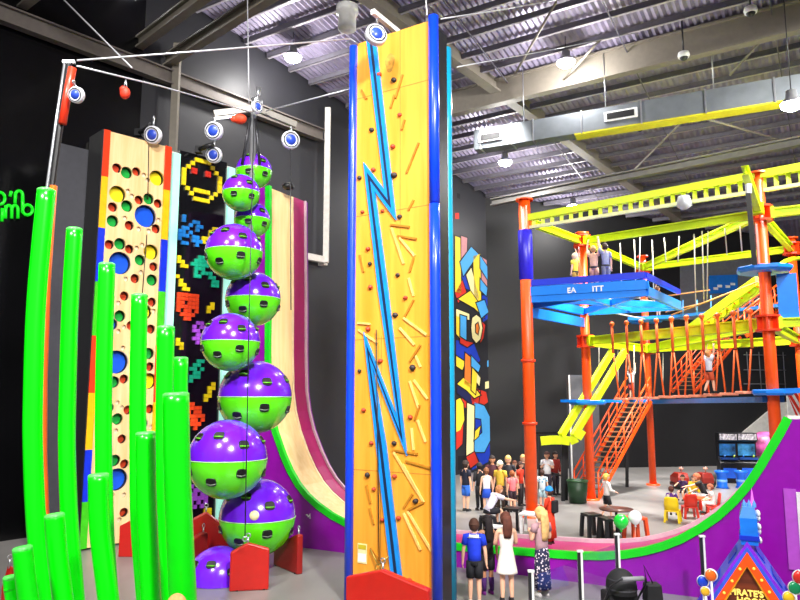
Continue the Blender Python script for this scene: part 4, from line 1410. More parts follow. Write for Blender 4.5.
# upper platform between first and second post (blue frame, open floor)
UZ = 6.93
pa, pb_ = jp('a', UZ), jp('b', UZ)
pc_ = Vector((7.5, 21.1, UZ)); pd_ = Vector((9.9, 24.6, UZ))
quad = [pa, pc_, pd_, pb_]
pf = MB()
for i in range(4):
    pf.bar(quad[i], quad[(i + 1) % 4], 0.14, 0.3)
pf.bar(pa, pd_, 0.12, 0.22).bar(pc_, pb_, 0.12, 0.22).bar(pa.lerp(pc_, .5), pb_.lerp(pd_, .5), 0.1, 0.2)
plat = pf.build('platform_frame', M_SKYBLUE, rc)
MB().bar(jp('a', 6.5), jp('b', 6.5), 0.12, 0.34).build('platform_beam', M_SKYBLUE, rc)
MB().bar(jp('a', 6.75) + Vector((.3, .3, 0)), jp('d', 7.3).lerp(jp('a', 6.9), .45), 0.1, 0.24).build('platform_beam', M_SKYBLUE, rc)
inw = Vector((0.47, 0.88, 0))
mb = MB().bar(pa.lerp(pc_, .03) + inw * 0.5 + Vector((0, 0, 0.175)), pa.lerp(pc_, .97) + inw * 0.5 + Vector((0, 0, 0.175)), 0.75, 0.04)
mb.build('deck_plank', M_DEEPBLUE, plat)
up1 = Vector((0, 0, 0.5))
fas = MB().bar(pa + Vector((0, 0, 0.22)), pc_ + Vector((0, 0, 0.2)), 0.2, 0.3).build('fascia_board', M_SKYBLUE, plat)
MB().bar(pa + up1, pc_ + up1, 0.14, 0.2).build('top_rail', M_DEEPBLUE, rc)
MB().bar(pc_ + up1, pd_ + Vector((0, 0, 0.5)), 0.12, 0.16).build('top_rail', M_DEEPBLUE, rc)
for f_ in (0.05, 0.5, 0.97):
    q = pa.lerp(pc_, f_)
    MB().bar(q + Vector((0, 0, .1)), q + up1, 0.08, 0.08).build('rail_post', M_DEEPBLUE, rc)
# white lettering on the fascia
xd = (pc_ - pa).normalized()
zn = xd.cross(Vector((0, 0, 1)))
for s_, body, nm in ((0.40, 'EA', 'fascia_letters'), (0.62, 'ITT', 'fascia_letters')):
    q = pa.lerp(pc_, s_) + zn * 0.108 + Vector((0, 0, 0.085))
    text_mesh(nm, body, 0.24, 0.004, M_WHITE, frame_matrix(q, xd), parent=fas, bold=0.006)
# upper walkway from third to fifth post, and round landings on posts
wa, wb = jp('c', 7.05), jp('e', 7.1)
MB().bar(wa, wb, 0.7, 0.12).build('walkway', mat('slate_blue_walkway', '#1c62a4', 0.4), rc)
MB().bar(wa + Vector((-.9, -.5, 0)), wb.lerp(wa, 0.72), 0.5, 0.14).build('landing', M_SKYBLUE, rc)
for key, z, rr_ in (('c', 7.0, 0.75), ('d', 7.3, 0.75), ('d', 3.85, 0.55), ('c', 3.5, 0.8), ('b', 3.5, 0.7)):
    x, y = POSTS[key][0]
    MB().lathe([(0.2, -0.06), (rr_ * 0.9, -0.06), (rr_, 0.0), (rr_, 0.08), (rr_ * 0.95, 0.1), (0.2, 0.1)], (x, y, z), 8, smooth=False).build('landing', M_SKYBLUE, rc)
q0 = jp('d', 6.4) + Vector((0.45, -0.2, 0))
MB().box(q0 + Vector((0.05, 0, 0.15)), (0.5, 0.12, 1.25), -0.45).build('blue_pad', M_SKYBLUE, rc)
# lower walkway
la, lb = Vector((9.3, 30.2, 3.52)), Vector((11.0, 20.2, 3.9))
for i, (p, q, w_) in enumerate(((jp('c', 3.52) + Vector((-1.2, -0.3, 0)), jp('c', 3.5), 0.9), (jp('c', 3.5), jp('c', 3.5).lerp(jp('d', 3.85), .5) + Vector((0, 0, -.08)), 0.6), (jp('c', 3.5).lerp(jp('d', 3.85), .5) + Vector((0, 0, -.08)), jp('d', 3.68), 0.6))):
    MB().bar(p, q, w_, 0.16).build('walkway', mat('slate_blue_walkway', '#1c62a4', 0.4), rc)
MB().bar(jp('d', 3.9), Vector((15.5, 17.2, 4.1)), 0.9, 0.14).build('walkway', M_SKYBLUE, rc)
MB().bar(at(568, 401, 26.0), at(614, 401, 27.2), 0.8, 0.1).build('landing', M_SKYBLUE, rc)
# hand ropes of the upper level
def rope(p, q, r=0.022, m=None, sag=0.0, nm='rope'):
    pts = [Vector(p).lerp(Vector(q), i / 8) - Vector((0, 0, sag * 4 * (i / 8) * (1 - i / 8))) for i in range(9)] if sag else [p, q]
    return MB().tube(pts, r, 6).build(nm, m or M_ROPE, rc)
M_TAN = mat('tan_rope', '#c98a4a', 0.8)
for x0, y0, x1, y1, Y0, Y1 in ((598, 300, 640, 298, 26.5, 30), (598, 310, 650, 320, 26.5, 30), (605, 301, 630, 312, 26.5, 29), (632, 290, 622, 312, 28, 28), (660, 297, 710, 290, 30, 28.5), (664, 318, 758, 282, 30, 22), (666, 312, 700, 304, 30, 27), (640, 300, 662, 302, 30.4, 30.4)):
    rope(at(x0, y0, Y0), at(x1, y1, Y1), 0.03, M_TAN if x0 > 655 else M_ROPE)
for i, (x, yt, yb) in enumerate(((606, 245, 302), (620, 243, 300), (634, 240, 290), (640, 238, 275), (652, 240, 300), (664, 238, 262), (679, 236, 262), (694, 234, 310), (702, 231, 302), (708, 231, 300), (725, 228, 255), (740, 226, 252))):
    rope(at(x, yt, 25.2 - 0.04 * (x - 606)), at(x + (2 if i % 3 else -1), yb, 25.2 - 0.04 * (x - 606)), 0.018)
for i, (x, yt, yb) in enumerate(((683, 300, 317), (697, 300, 316), (711, 295, 315), (736, 292, 314), (750, 285, 312), (762, 282, 310))):
    rope(at(x, yt, 27.3), at(x, yb, 27.3), 0.02, mat('blue_net_rope', '#4a90c8', 0.7))
for x, yt, yb in ((599, 338, 395), (592, 260, 282), (618, 345, 395), (634, 345, 395), (663, 353, 390)):
    rope(at(x, yt, 28.5), at(x, yb, 28.5), 0.015)
# upper stair flight: yellow stringers
for (x0, y0, x1, y1, Y0, Y1) in ((690, 328, 757, 281, 28.5, 22.3), (703, 328, 764, 284, 28.3, 22.0)):
    MB().bar(at(x0, y0, Y0), at(x1, y1, Y1), 0.12, 0.3).build('stair_stringer', M_YELLOW, rc)
for i in range(9):
    p = at(690, 328, 28.5).lerp(at(757, 281, 22.3), (i + .5) / 9); q = at(703, 328, 28.3).lerp(at(764, 284, 22.0), (i + .5) / 9)
    MB().bar(p, q, 0.22, 0.04).build('tread', M_ORANGE, rc)
# curved yellow rail by the fifth post
MB().tube([at(777, 268, 22), at(784, 262, 22.5), at(792, 259, 23), at(803, 258, 24)], 0.07, 8).build('curved_rail', M_YELLOW, rc)
# black pad hanging by the tall post
hp = MB().hexa([at(x, y, Y) for x, y, Y in ((752, 265, 17.9), (757, 265, 17.9), (757.4, 264, 18.15), (752.4, 264, 18.15))], [at(x, y, Y) for x, y, Y in ((745.5, 193, 17.9), (750.5, 193, 17.9), (751, 193, 18.15), (746, 193, 18.15))])
hpo = recentre(hp.build('hanging_pad', M_BLACK))
tag(hpo, 'long narrow black pad hung beside the tall orange post', 'pad')
MB().bar(at(748.5, 193.5, 18.0), at(748.5, 184, 18.0), 0.12, 0.12).build('pad_hanger', M_WHITE, hpo)
MB().bar(at(756, 224, 19), at(759, 264, 19), 0.05, 0.05).build('pink_edge_bar', mat('pink_bar', '#e88a80', 0.5), rc)

# swing steps: each hangs on two ropes from the yellow lower beam
tops = [612, 626.5, 641, 656.5, 671.5, 686.5, 702, 717.5, 733.5, 750]
yt_ = [328, 327, 326, 325, 323.5, 322, 321, 320, 318, 316.5]
planks = [622, 636.5, 651, 667, 682, 697.5, 712.5, 729, 745]
yp = [399, 398.5, 398, 397, 396.5, 396, 395, 394, 392.5]
bA, bB = jp('b', JL), jp('d', JL)
def on_beam(px):
    # depth where the b-d lower beam is seen at this picture column
    lo_, hi_ = 0.0, 1.0
    f = lambda u: (lambda p: 400 + FPX * p.x / (p.y * _c + (p.z - CAM_H) * _s))(bA.lerp(bB, u))
    for _ in range(40):
        m_ = (lo_ + hi_) / 2
        if f(m_) < px: lo_ = m_
        else: hi_ = m_
    return bA.lerp(bB, lo_).y
m_strap = mat('orange_strap', '#e8641e', 0.55)
m_plank = mat('salmon_step_board', '#f09878', 0.5)
for i in range(10):
    Y = on_beam(tops[i]) - 0.28
    p = at(tops[i], yt_[i], Y)
    MB().tube([p + Vector((0, 0, 0.12)), p - Vector((0, 0, 0.9))], 0.045, 10).ball(p + Vector((0, 0, 0.14)), 0.09, 10).build('strap_tube', m_strap, rc)
where = ['first from the low end by the third orange post', 'second from the low end', 'beside the third orange post, third along', 'fourth along from the low end', 'in the middle of the row', 'sixth along, by the child on the bridge', 'just beyond the child on the bridge', 'next to last, near the tall post', 'last of the row, nearest the tall orange post']
for i in range(9):
    Y = (on_beam(tops[i]) + on_beam(tops[i + 1])) / 2 - 0.28
    c = at(planks[i], yp[i], Y)
    dd_ = (bB - bA); dd_ = Vector((dd_.x, dd_.y, 0)).normalized()
    t = thing('swing_step', 'orange swing step on two straps, ' + where[i], 'swing step', c, 'hanging swing steps of the rope bridge')
    MB().box(c, (0.27, 0.5, 0.08), math.atan2(dd_.y, dd_.x)).build('step_board', m_plank, t, bevel=0.015)
    for s_, tp in ((-1, i), (1, i + 1)):
        top = at(tops[tp], yt_[tp], on_beam(tops[tp]) - 0.28) - Vector((0, 0, 0.93)) - dd_ * 0.035 * s_
        MB().tube([top, c + dd_ * 0.12 * s_ + Vector((0, 0, 0.04))], 0.028, 8).build('strap', m_strap, t)

# lower yellow slide rails / stair flight from the ground booth to the first level
for (x0, y0, x1, y1, Y0, Y1) in ((561, 436, 612, 351, 25.2, 28.0), (573, 437, 625, 351, 25.0, 27.8)):
    MB().bar(at(x0, y0, Y0), at(x1, y1, Y1), 0.14, 0.27).build('stair_stringer', M_YELLOW, rc)
# yellow padded rail of the loading desk
pts = [at(541, 441, 25.4), at(552, 440, 25.3), at(562, 440, 25.2), at(570, 441, 25.1), at(577, 438, 25.0), at(582, 430, 25.0)]
for a, b in zip(pts[:-1], pts[1:]):
    MB().bar(a, b, 0.14, 0.3).build('rail_pad', M_YELLOW, rc)

# orange staircases
def staircase(label, p0, p1, wid, n, side, m_tread, rail_h=0.95):
    """p0 foot, p1 head; side: horizontal vector across the flight."""
    if label:
        t = thing('staircase', label, 'staircase', (p0.x, p0.y, 0))
    else:
        t = bpy.data.objects.new('stair_flight', None)
        COL.objects.link(t)
        t.parent = rc
        t.location = p0 - Vector(rc.location)
    s = Vector(side).normalized() * wid
    for o in (Vector((0, 0, 0)), s):
        MB().bar(p0 + o, p1 + o, 0.05, 0.13).build('stringer', M_ORANGE, t)
        hr = MB()
        hr.tube([p0 + o + Vector((0, 0, rail_h)), p1 + o + Vector((0, 0, rail_h))], 0.035, 8)
        hr.build('handrail', M_ORANGE, t)
        for rr_ in (0.3, 0.62):
            MB().tube([p0 + o + Vector((0, 0, rail_h * rr_)), p1 + o + Vector((0, 0, rail_h * rr_))], 0.02, 6).build('mid_rail', M_ORANGE, t)
        for i in range(0, n + 1, 3):
            q = p0.lerp(p1, i / n) + o
            MB().tube([q, q + Vector((0, 0, rail_h))], 0.028, 6).build('baluster', M_ORANGE, t)
    for i in range(n):
        q = p0.lerp(p1, (i + 0.5) / n)
        d_ = Vector((p1.x - p0.x, p1.y - p0.y, 0)).normalized() * 0.13
        MB().hexa([q - d_, q + d_, q + d_ + s, q - d_ + s], [v_ + Vector((0, 0, 0.04)) for v_ in (q - d_, q + d_, q + d_ + s, q - d_ + s)]).build('tread', m_tread, t)
    return t


m_tread = mat('pale_timber_tread', '#8a6040', 0.5)
p0 = gnd(575, 497)
p1 = at(628, 401, 28.6)
staircase('orange staircase rising behind the second orange post to the rope bridge', p0 + Vector((0, 0, 0.02)), p1, 0.9, 19, (0.86, -0.5, 0), m_tread)
staircase(None, at(672, 392, 32.5), at(718, 338, 33.5), 1.0, 14, (0.8, -0.6, 0), m_tread)
staircase(None, at(724, 338, 26.8), at(768, 303, 27.2), 0.9, 9, (0.5, -0.85, 0), m_tread)

# black posts of the loading desk
ld_ = thing('loading_desk', 'black framed loading station behind the first orange post', 'desk', gnd(560, 500))
for px, yt1, yb1 in ((563, 433, 501), (566, 433, 500), (540, 434, 492), (627, 412, 486)):
    if px == 627:
        continue
    b = gnd(px, yb1)
    MB().bar(b, at(px, yt1, b.y), 0.12, 0.12, up=(1, 0, 0)).build('frame_post', M_BLACK, ld_)
b1, b2 = gnd(540, 492), gnd(563, 501)
MB().bar(at(537, 433, b1.y), at(566, 433, b2.y), 0.1, 0.06).build('top_bar', M_BLACK, ld_)
MB().bar(at(540, 470, b1.y), at(563, 476, b2.y), 0.08, 0.06).build('counter_rail', M_BLACK, ld_)
b = gnd(627, 487)
t = tag(recentre(MB().bar(b, at(627, 405, b.y), 0.11, 0.11, up=(1, 0, 0)).build('support_post', M_BLACK)), 'thin black support post under the lower blue walkway', 'post')
# grey cabinet door against the wall seen through the course
(xa, xb) = (569, 596)
bq = Vector((at(569, 380, 30.5).x, 30.5, 0)); bq2 = Vector((at(598, 380, 30.9).x, 30.9, 0))
mbk = MB().hexa([bq, bq2, bq2 + Vector((-.05, .3, 0)), bq + Vector((-.05, .3, 0))], [v_ + Vector((0, 0, at(570, 375, 30.5).z)) for v_ in (bq, bq2, bq2 + Vector((-.05, .3, 0)), bq + Vector((-.05, .3, 0)))])
o = recentre(mbk.build('board_screen', mat('mid_grey_screen', '#55565c', 0.5)))
tag(o, 'tall grey board with pale edge behind the yellow stair rails', 'screen')
eb = MB().bar(bq + Vector((0, -.02, 0.01)), bq + Vector((0, -.02, at(570, 375, 30.5).z)), 0.06, 0.06, up=(1, 0, 0)).build('pale_edge', M_WHITE, o)
eb.location = Vector((0, 0, 0))

# ================================================================== things on the back wall
BW = Plane((CORNER.x, CORNER.y), WB_D)
def bw_poly(name, pts, o0, o1, m, label=None, cat=None, parent=None):
    q = [BW.tz(*p) for p in pts]
    mb = MB().hexa([BW.pt(t, z, o0) for t, z in q], [BW.pt(t, z, o1) for t, z in q])
    ob = mb.build(name, m, parent)
    if label:
        tag(ob, label, cat)
    return ob
recentre(bw_poly('notice_board', [(708, 276), (736, 275), (736, 293), (708, 294)], 0.08, 0.16, mat('bright_blue_board', '#0f74d8', 0.45), 'bright blue board with white marks on the back wall', 'sign'))
sb = bpy.data.objects[[o.name for o in bpy.data.objects if o.name.startswith('notice_board')][0]]
for (x, y) in ((714, 289), (718, 286.5), (726, 287), (731, 284.5)):
    t_, z_ = BW.tz(x, y)
    mb = MB(); pbox(mb, BW, t_ - .14, t_ + .14, z_ - .07, z_ + .07, 0.16, 0.17); mb.build('white_mark', M_WHITE, sb)
recentre(bw_poly('cladding_panel', [(736, 437), (778, 402), (806, 402), (806, 440)], 0.01, 0.12, mat('white_cladding', '#cfcdc8', 0.5), 'white sloping panel on the back wall, behind the arcade machines', 'panel'))
recentre(bw_poly('cladding_panel', [(680, 267), (745, 255), (760, 262), (760, 318), (680, 320)], 0.005, 0.05, mat('steel_grey_cladding', '#6f7278', 0.5), 'pale grey panel on the back wall behind the upper walkway', 'panel'))
st = thing('striped_sign', 'red and white slanted striped board under the walkway by the tall post', 'sign', BW.pt(BW.tz(795, 410)[0], BW.tz(795, 425)[1], 0.2))
mb = MB(); (ta, za), (tb, zb) = BW.tz(784, 393), BW.tz(812, 424); pbox(mb, BW, ta, tb, zb, za, 0.15, 0.22); mb.build('board', M_WHITE, st)
for i in range(5):
    u = ta + (tb - ta) * (i - 1) / 4
    w_ = (tb - ta) / 8
    pts = []
    hh = za - zb
    def clampu(v): return min(max(v, ta), tb)
    q = [(u, za), (u + w_, za), (u + w_ + hh * 0.6, zb), (u + hh * 0.6, zb)]
    q = [(clampu(a_), b_) for a_, b_ in q]
    mb = MB().hexa([BW.pt(a_, b_, 0.22) for a_, b_ in q], [BW.pt(a_, b_, 0.235) for a_, b_ in q])
    mb.build('red_stripe', mat('candy_red', '#d62a1c', 0.4), st)
# net grid on back wall
gnet = thing('wall_net', 'thin grey square net hanging on the back wall behind the rope bridge', 'net', BW.pt(BW.tz(760, 370)[0], 3.9, 0.15))
for x in (745, 757, 769, 781):
    t_, z_ = BW.tz(x, 352); t2, z2 = BW.tz(x, 392)
    MB().tube([BW.pt(t_, z_, 0.15), BW.pt(t_, z2, 0.15)], 0.03, 6).build('net_cord', mat('grey_cord', '#5c5c62', 0.7), gnet)
for y in (355, 370, 384):
    t_, z_ = BW.tz(742, y); t2, z2 = BW.tz(784, y)
    MB().tube([BW.pt(t_, z_, 0.15), BW.pt(t2, z_, 0.15)], 0.03, 6).build('net_cord', mat('grey_cord', '#5c5c62', 0.7), gnet)
# ================================================================== people
SKIN = {'light': mat('light_skin', '#e8b394', 0.5, var=0.03), 'mid': mat('tan_skin', '#c98c66', 0.5, var=0.03)}
EYE = mat('dark_eye', '#1a1210', 0.3)
LIP = mat('lip_skin', '#b5604e', 0.5)


def cloth(hexc, var=0.08):
    return mat('cloth_' + hexc.strip('#'), hexc, 0.8, var=var, scale=14)


def print_cloth(name, ground, spots, scale=16):
    if name in MATS:
        return MATS[name]
    m = mat(name, ground, 0.75)
    nt = m.node_tree
    b = nt.nodes['Principled BSDF']
    vo = nt.nodes.new('ShaderNodeTexVoronoi'); vo.inputs['Scale'].default_value = scale
    tc = nt.nodes.new('ShaderNodeTexCoord')
    rp = nt.nodes.new('ShaderNodeValToRGB'); rp.color_ramp.interpolation = 'CONSTANT'
    rp.color_ramp.elements[0].color = lin(spots) + (1,)
    rp.color_ramp.elements[1].position = 0.36
    rp.color_ramp.elements[1].color = lin(ground) + (1,)
    nt.links.new(tc.outputs['Object'], vo.inputs['Vector'])
    nt.links.new(vo.outputs['Distance'], rp.inputs['Fac'])
    nt.links.new(rp.outputs['Color'], b.inputs['Base Color'])
    return m


def skin_mesh(V, E, R, root):
    me = bpy.data.meshes.new('skeleton')
    me.from_pydata([tuple(v) for v in V], E, [])
    o = bpy.data.objects.new('skeleton', me)
    COL.objects.link(o)
    md = o.modifiers.new('skin', 'SKIN')
    md.use_smooth_shade = True
    for i, r in enumerate(R):
        sv = me.skin_vertices[0].data[i]
        sv.radius = r if isinstance(r, tuple) else (r, r)
        sv.use_root = (i == root)
    sb_ = o.modifiers.new('sub', 'SUBSURF')
    sb_.levels = sb_.render_levels = 1
    dg = bpy.context.evaluated_depsgraph_get()
    out = bpy.data.meshes.new_from_object(o.evaluated_get(dg))
    bpy.data.objects.remove(o)
    return out


def person(label, base, h, face=0.0, legs='stand', arms=('down', 'down'), lean=0.0, shirt=None, sleeve=0.45, bottom=None, hair=None, hair_len=0.0, shoes='#1a1a1c',
           skin='light', kid=1.1, hat=None, extra=None, group=None, twist=0.0, seat=None, turn=0.0):
    """A figure facing local +Y turned by face; base is where it stands (or, seated, the floor under the seat)."""
    t = thing('person', label, 'person', base, group, face)
    H_ = h
    pz = 0.515 * H_ if legs in ('stand', 'walk', 'wide') else (seat + 0.085 * H_ if seat is not None else 0.3 * H_)
    pel = Vector((0, 0, pz))
    RL = Matrix.Rotation(-lean, 3, 'X')
    def T(x, y, z):               # trunk point, z measured in body fractions above the pelvis
        return pel + RL @ Vector((x * H_, y * H_, z * H_))
    V, E, R = [], [], []
    def add(p, r, par=None):
        V.append(Vector(p)); R.append(tuple(q * H_ for q in r) if isinstance(r, tuple) else r * H_)
        if par is not None:
            E.append((par, len(V) - 1))
        return len(V) - 1
    i_p = add(pel, (0.078, 0.055))
    i_b = add(T(0, 0, 0.09), (0.068, 0.05), i_p)
    i_c = add(T(0, 0, 0.19), (0.08, 0.055), i_b)
    i_u = add(T(0, 0.0, 0.27), (0.07, 0.046), i_c)
    i_n = add(T(0, 0.004, 0.322), 0.029, i_u)
    hs = kid
    i_h = add(T(0, 0.012, 0.36), 0.03, i_n)
    joints = {}
    for s, side in ((-1, 0), (1, 1)):
        # legs
        hip = pel + Vector((0.047 * s * H_, 0, -0.03 * H_))
        if legs == 'stand':
            kn = Vector((0.052 * s * H_, 0.008 * H_, 0.27 * H_)); an = Vector((0.055 * s * H_, -0.008 * H_, 0.045 * H_)); ft = Vector((0, 1, 0))
        elif legs == 'wide':
            kn = Vector((0.07 * s * H_, 0.012 * H_, 0.27 * H_)); an = Vector((0.09 * s * H_, -0.005 * H_, 0.045 * H_)); ft = Vector((0.2 * s, 1, 0))
        elif legs == 'walk':
            kn = Vector((0.05 * s * H_, (0.06 if s > 0 else -0.01) * H_, 0.275 * H_)); an = Vector((0.05 * s * H_, (0.07 if s > 0 else -0.12) * H_, 0.05 * H_)); ft = Vector((0, 1, 0))
        elif legs == 'sit':
            kn = pel + Vector((0.07 * s * H_, 0.235 * H_, 0.0)); an = Vector((0.07 * s * H_, 0.235 * H_, max(0.045 * H_, pz - 0.235 * H_))); ft = Vector((0, 1, 0))
        else:                      # crouch
            kn = Vector((0.08 * s * H_, 0.16 * H_, 0.27 * H_)); an = Vector((0.07 * s * H_, 0.0, 0.05 * H_)); ft = Vector((0, 1, 0))
        a = add(hip, 0.052, i_p)
        b = add(hip.lerp(kn, 0.5), 0.045, a)
        c = add(kn, 0.034, b)
        d = add(kn.lerp(an, 0.35), 0.034, c)
        e = add(an, 0.022, d)
        add(an + ft.normalized() * 0.085 * H_ + Vector((0, 0, -0.025 * H_)), (0.024, 0.018), e)
        joints['hip', s], joints['knee', s], joints['ank', s], joints['foot', s] = hip, kn, an, ft.normalized()
        # arms
        sh = T(0.098 * s, 0, 0.285)
        A = arms[side]
        UA, FA = 0.165 * H_, 0.145 * H_
        presets = {'down': (Vector((0.22 * s, -0.05, -1)), Vector((0.08 * s, 0.18, -1))), 'front': (Vector((0.2 * s, 0.25, -1)), Vector((-0.45 * s, 0.9, 0.25))),
                   'hold': (Vector((0.25 * s, 0.05, -1)), Vector((-0.5 * s, 0.8, 0.55))), 'up': (Vector((0.3 * s, 0.25, 1)), Vector((-0.15 * s, 0.2, 1))),
                   'reach': (Vector((0.15 * s, 1, -0.35)), Vector((0.0, 1, -0.2))), 'hip': (Vector((0.8 * s, -0.35, -0.8)), Vector((-0.75 * s, 0.5, -0.45))), 'lap': (Vector((0.25 * s, 0.25, -1)), Vector((-0.2 * s, 1, -0.35)))}
        u_, f_ = presets[A]
        el = sh + u_.normalized() * UA
        wr = el + f_.normalized() * FA
        a = add(sh, 0.034, i_u)
        b = add(sh.lerp(el, 0.5), 0.028, a)
        c = add(el, 0.023, b)
        d = add(el.lerp(wr, 0.4), 0.024, c)
        e = add(wr, 0.0155, d)
        fd = f_.normalized()
        sd = fd.cross(Vector((0, 0, 1)))
        if sd.length < 0.2:
            sd = Vector((0, 1, 0))
        sd.normalize()
        nd = fd.cross(sd).normalized()
        pm_ = add(wr + fd * 0.032 * H_, (0.016, 0.012), e)
        for q, (off, ln) in enumerate(((-0.017, 0.034), (-0.006, 0.041), (0.006, 0.039), (0.017, 0.031))):
            k0 = add(wr + fd * 0.052 * H_ + sd * off * H_, 0.0058, pm_)
            k1 = add(wr + fd * (0.052 + ln * 0.55) * H_ + sd * off * 1.1 * H_ + nd * 0.004 * H_, 0.0054, k0)
            add(wr + fd * (0.052 + ln) * H_ + sd * off * 1.1 * H_ + nd * 0.014 * H_, 0.0045, k1)
        k0 = add(wr + fd * 0.022 * H_ - sd * 0.02 * H_, 0.0065, e)
        add(wr + fd * 0.048 * H_ - sd * 0.03 * H_ + nd * 0.006 * H_, 0.0052, k0)
        joints['sh', s], joints['el', s], joints['wr', s], joints['fd', s] = sh, el, wr, fd
    me = skin_mesh(V, E, R, i_p)
    # head on the neck
    hc = T(0, 0.014, 0.415 + 0.004 * (hs - 1) * 10)
    RH = Matrix.Rotation(turn, 3, 'Z') @ Matrix.Rotation(-lean * 0.35, 3, 'X')
    rx, ry, rz_ = 0.053 * hs * H_, 0.062 * hs * H_, 0.07 * hs * H_
    mb = MB()
    def HD(x, y, z):
        return hc + RH @ Vector((x * rx, y * ry, z * rz_))
    rings = []
    for i in range(13):
        a = -PI / 2 + PI * i / 12
        z = math.sin(a); r = max(0.02, math.cos(a))
        jaw = 1.0 - 0.22 * max(0, -z - 0.1)
        ring = []
        for k in range(18):
            b = 2 * PI * k / 18
            yy = math.sin(b) * r * (jaw if math.sin(b) < 0 else 1.0 - 0.06 * max(0, -z)) + (0.08 * max(0, -z) if math.sin(b) > 0 else 0)
            ring.append(HD(math.cos(b) * r * jaw, yy, z * 1.02))
        rings.append(ring)
    mb.loft(rings, 0)
    mb.loft([[HD(dx * w, 0.93 + o_, z) for dx in (-1, -0.4, 0.4, 1)] for z, w, o_ in ((0.12, 0.05, -0.02), (-0.1, 0.1, 0.12), (-0.26, 0.17, 0.2), (-0.32, 0.14, 0.02))], 0)
    for s in (-1, 1):
        mb.ball(HD(1.0 * s, -0.08, -0.05), 0.013 * hs * H_, 8, 0, sq=(0.5, 0.8, 1.25))
        mb.ball(HD(0.36 * s, 0.88, 0.06), 0.0075 * hs * H_, 8, 1)
    mb.loft([[HD(dx, 0.93 + 0.05 * (1 - abs(dx) * 3), -0.5 + dz) for dx in (-0.26, -0.1, 0.1, 0.26)] for dz in (-0.04, 0.0, 0.045)], 2, caps=False)
    b0_ = len(me.vertices)
    bm = bmesh.new(); bm.from_mesh(me)
    vs = [bm.verts.new(v) for v in mb.v]
    for f, mi, sm in zip(mb.f, mb.m, mb.sm):
        try:
            nf = bm.faces.new([vs[i] for i in f]); nf.material_index = mi; nf.smooth = True
        except ValueError:
            pass
    bmesh.ops.recalc_face_normals(bm, faces=bm.faces)
    bm.to_mesh(me); bm.free()
    me.name = 'body'
    me.materials.clear()
    for m_ in (SKIN[skin], EYE, LIP):
        me.materials.append(m_)
    body = bpy.data.objects.new('body', me)
    COL.objects.link(body); body.parent = t

    def ring(c, rx_, ry_, rot=None, n=16):
        q = []
        for k in range(n):
            a = 2 * PI * k / n
            v = Vector((rx_ * H_ * math.cos(a), ry_ * H_ * math.sin(a), 0))
            q.append(c + (rot @ v if rot else v))
        return q

    def limb(mb, pts, rs):
        mb.tube(pts, [r * H_ for r in rs], 12)
    if shirt:
        mb = MB()
        mb.loft([ring(T(0, 0, z), a, b, RL) for z, a, b in ((-0.02, 0.088, 0.066), (0.08, 0.081, 0.061), (0.19, 0.092, 0.066), (0.265, 0.1, 0.058), (0.3, 0.075, 0.046), (0.322, 0.04, 0.036))])
        for s in (-1, 1):
            sh, el, wr = joints['sh', s], joints['el', s], joints['wr', s]
            inn = sh.lerp(T(0, 0, 0.27), 0.35)
            if sleeve <= 0:
                continue
            if sleeve <= 0.5:
                limb(mb, [inn, sh, sh.lerp(el, sleeve * 2 * 0.7)], [0.046, 0.044, 0.041])
            else:
                limb(mb, [inn, sh, el, el.lerp(wr, (sleeve - 0.5) * 1.9)], [0.044, 0.043, 0.033, 0.027])
        mb.build('top', shirt if not isinstance(shirt, str) else cloth(shirt), t, local=True)
    if bottom:
        kind, colr = bottom
        m_ = colr if not isinstance(colr, str) else cloth(colr)
        mb = MB()
        if kind in ('shorts', 'pants'):
            mb.loft([ring(pel + Vector((0, 0, z * H_)), a, b) for z, a, b in ((0.02, 0.084, 0.063), (-0.02, 0.09, 0.067), (-0.055, 0.086, 0.062))])
            for s in (-1, 1):
                hip, kn, an = joints['hip', s], joints['knee', s], joints['ank', s]
                if kind == 'shorts':
                    limb(mb, [hip + Vector((0, 0, 0.02 * H_)), hip.lerp(kn, 0.45), hip.lerp(kn, 0.82)], [0.056, 0.056, 0.052])
                else:
                    limb(mb, [hip + Vector((0, 0, 0.02 * H_)), hip.lerp(kn, 0.5), kn, an + Vector((0, 0, 0.01 * H_))], [0.056, 0.052, 0.042, 0.033])
        elif kind == 'skirt':
            mb.loft([ring(pel + Vector((0, 0, z * H_)), a, b) for z, a, b in ((0.05, 0.08, 0.06), (-0.04, 0.096, 0.076), (-0.17, 0.118, 0.1))])
        elif kind == 'long':
            mb.loft([ring(pel + Vector((0, 0, z * H_)), a, b) for z, a, b in ((0.06, 0.078, 0.06), (-0.04, 0.094, 0.076), (-0.25, 0.1, 0.085), (-0.43, 0.11, 0.095))])
        elif kind == 'dress':
            mb.loft([ring(T(0, 0, z), a, b, RL) for z, a, b in ((0.3, 0.055, 0.045), (0.27, 0.084, 0.056), (0.19, 0.09, 0.064), (0.1, 0.074, 0.058), (-0.03, 0.098, 0.078), (-0.17, 0.125, 0.105), (-0.19, 0.127, 0.107))])
            for s in (-1, 1):
                limb(mb, [T(0.045 * s, 0.03, 0.28), T(0.05 * s, 0.0, 0.322), T(0.045 * s, -0.03, 0.28)], [0.012, 0.012, 0.012])
        mb.build({'shorts': 'shorts', 'pants': 'trousers', 'skirt': 'skirt', 'long': 'long_skirt', 'dress': 'dress'}[kind], m_, t, local=True)
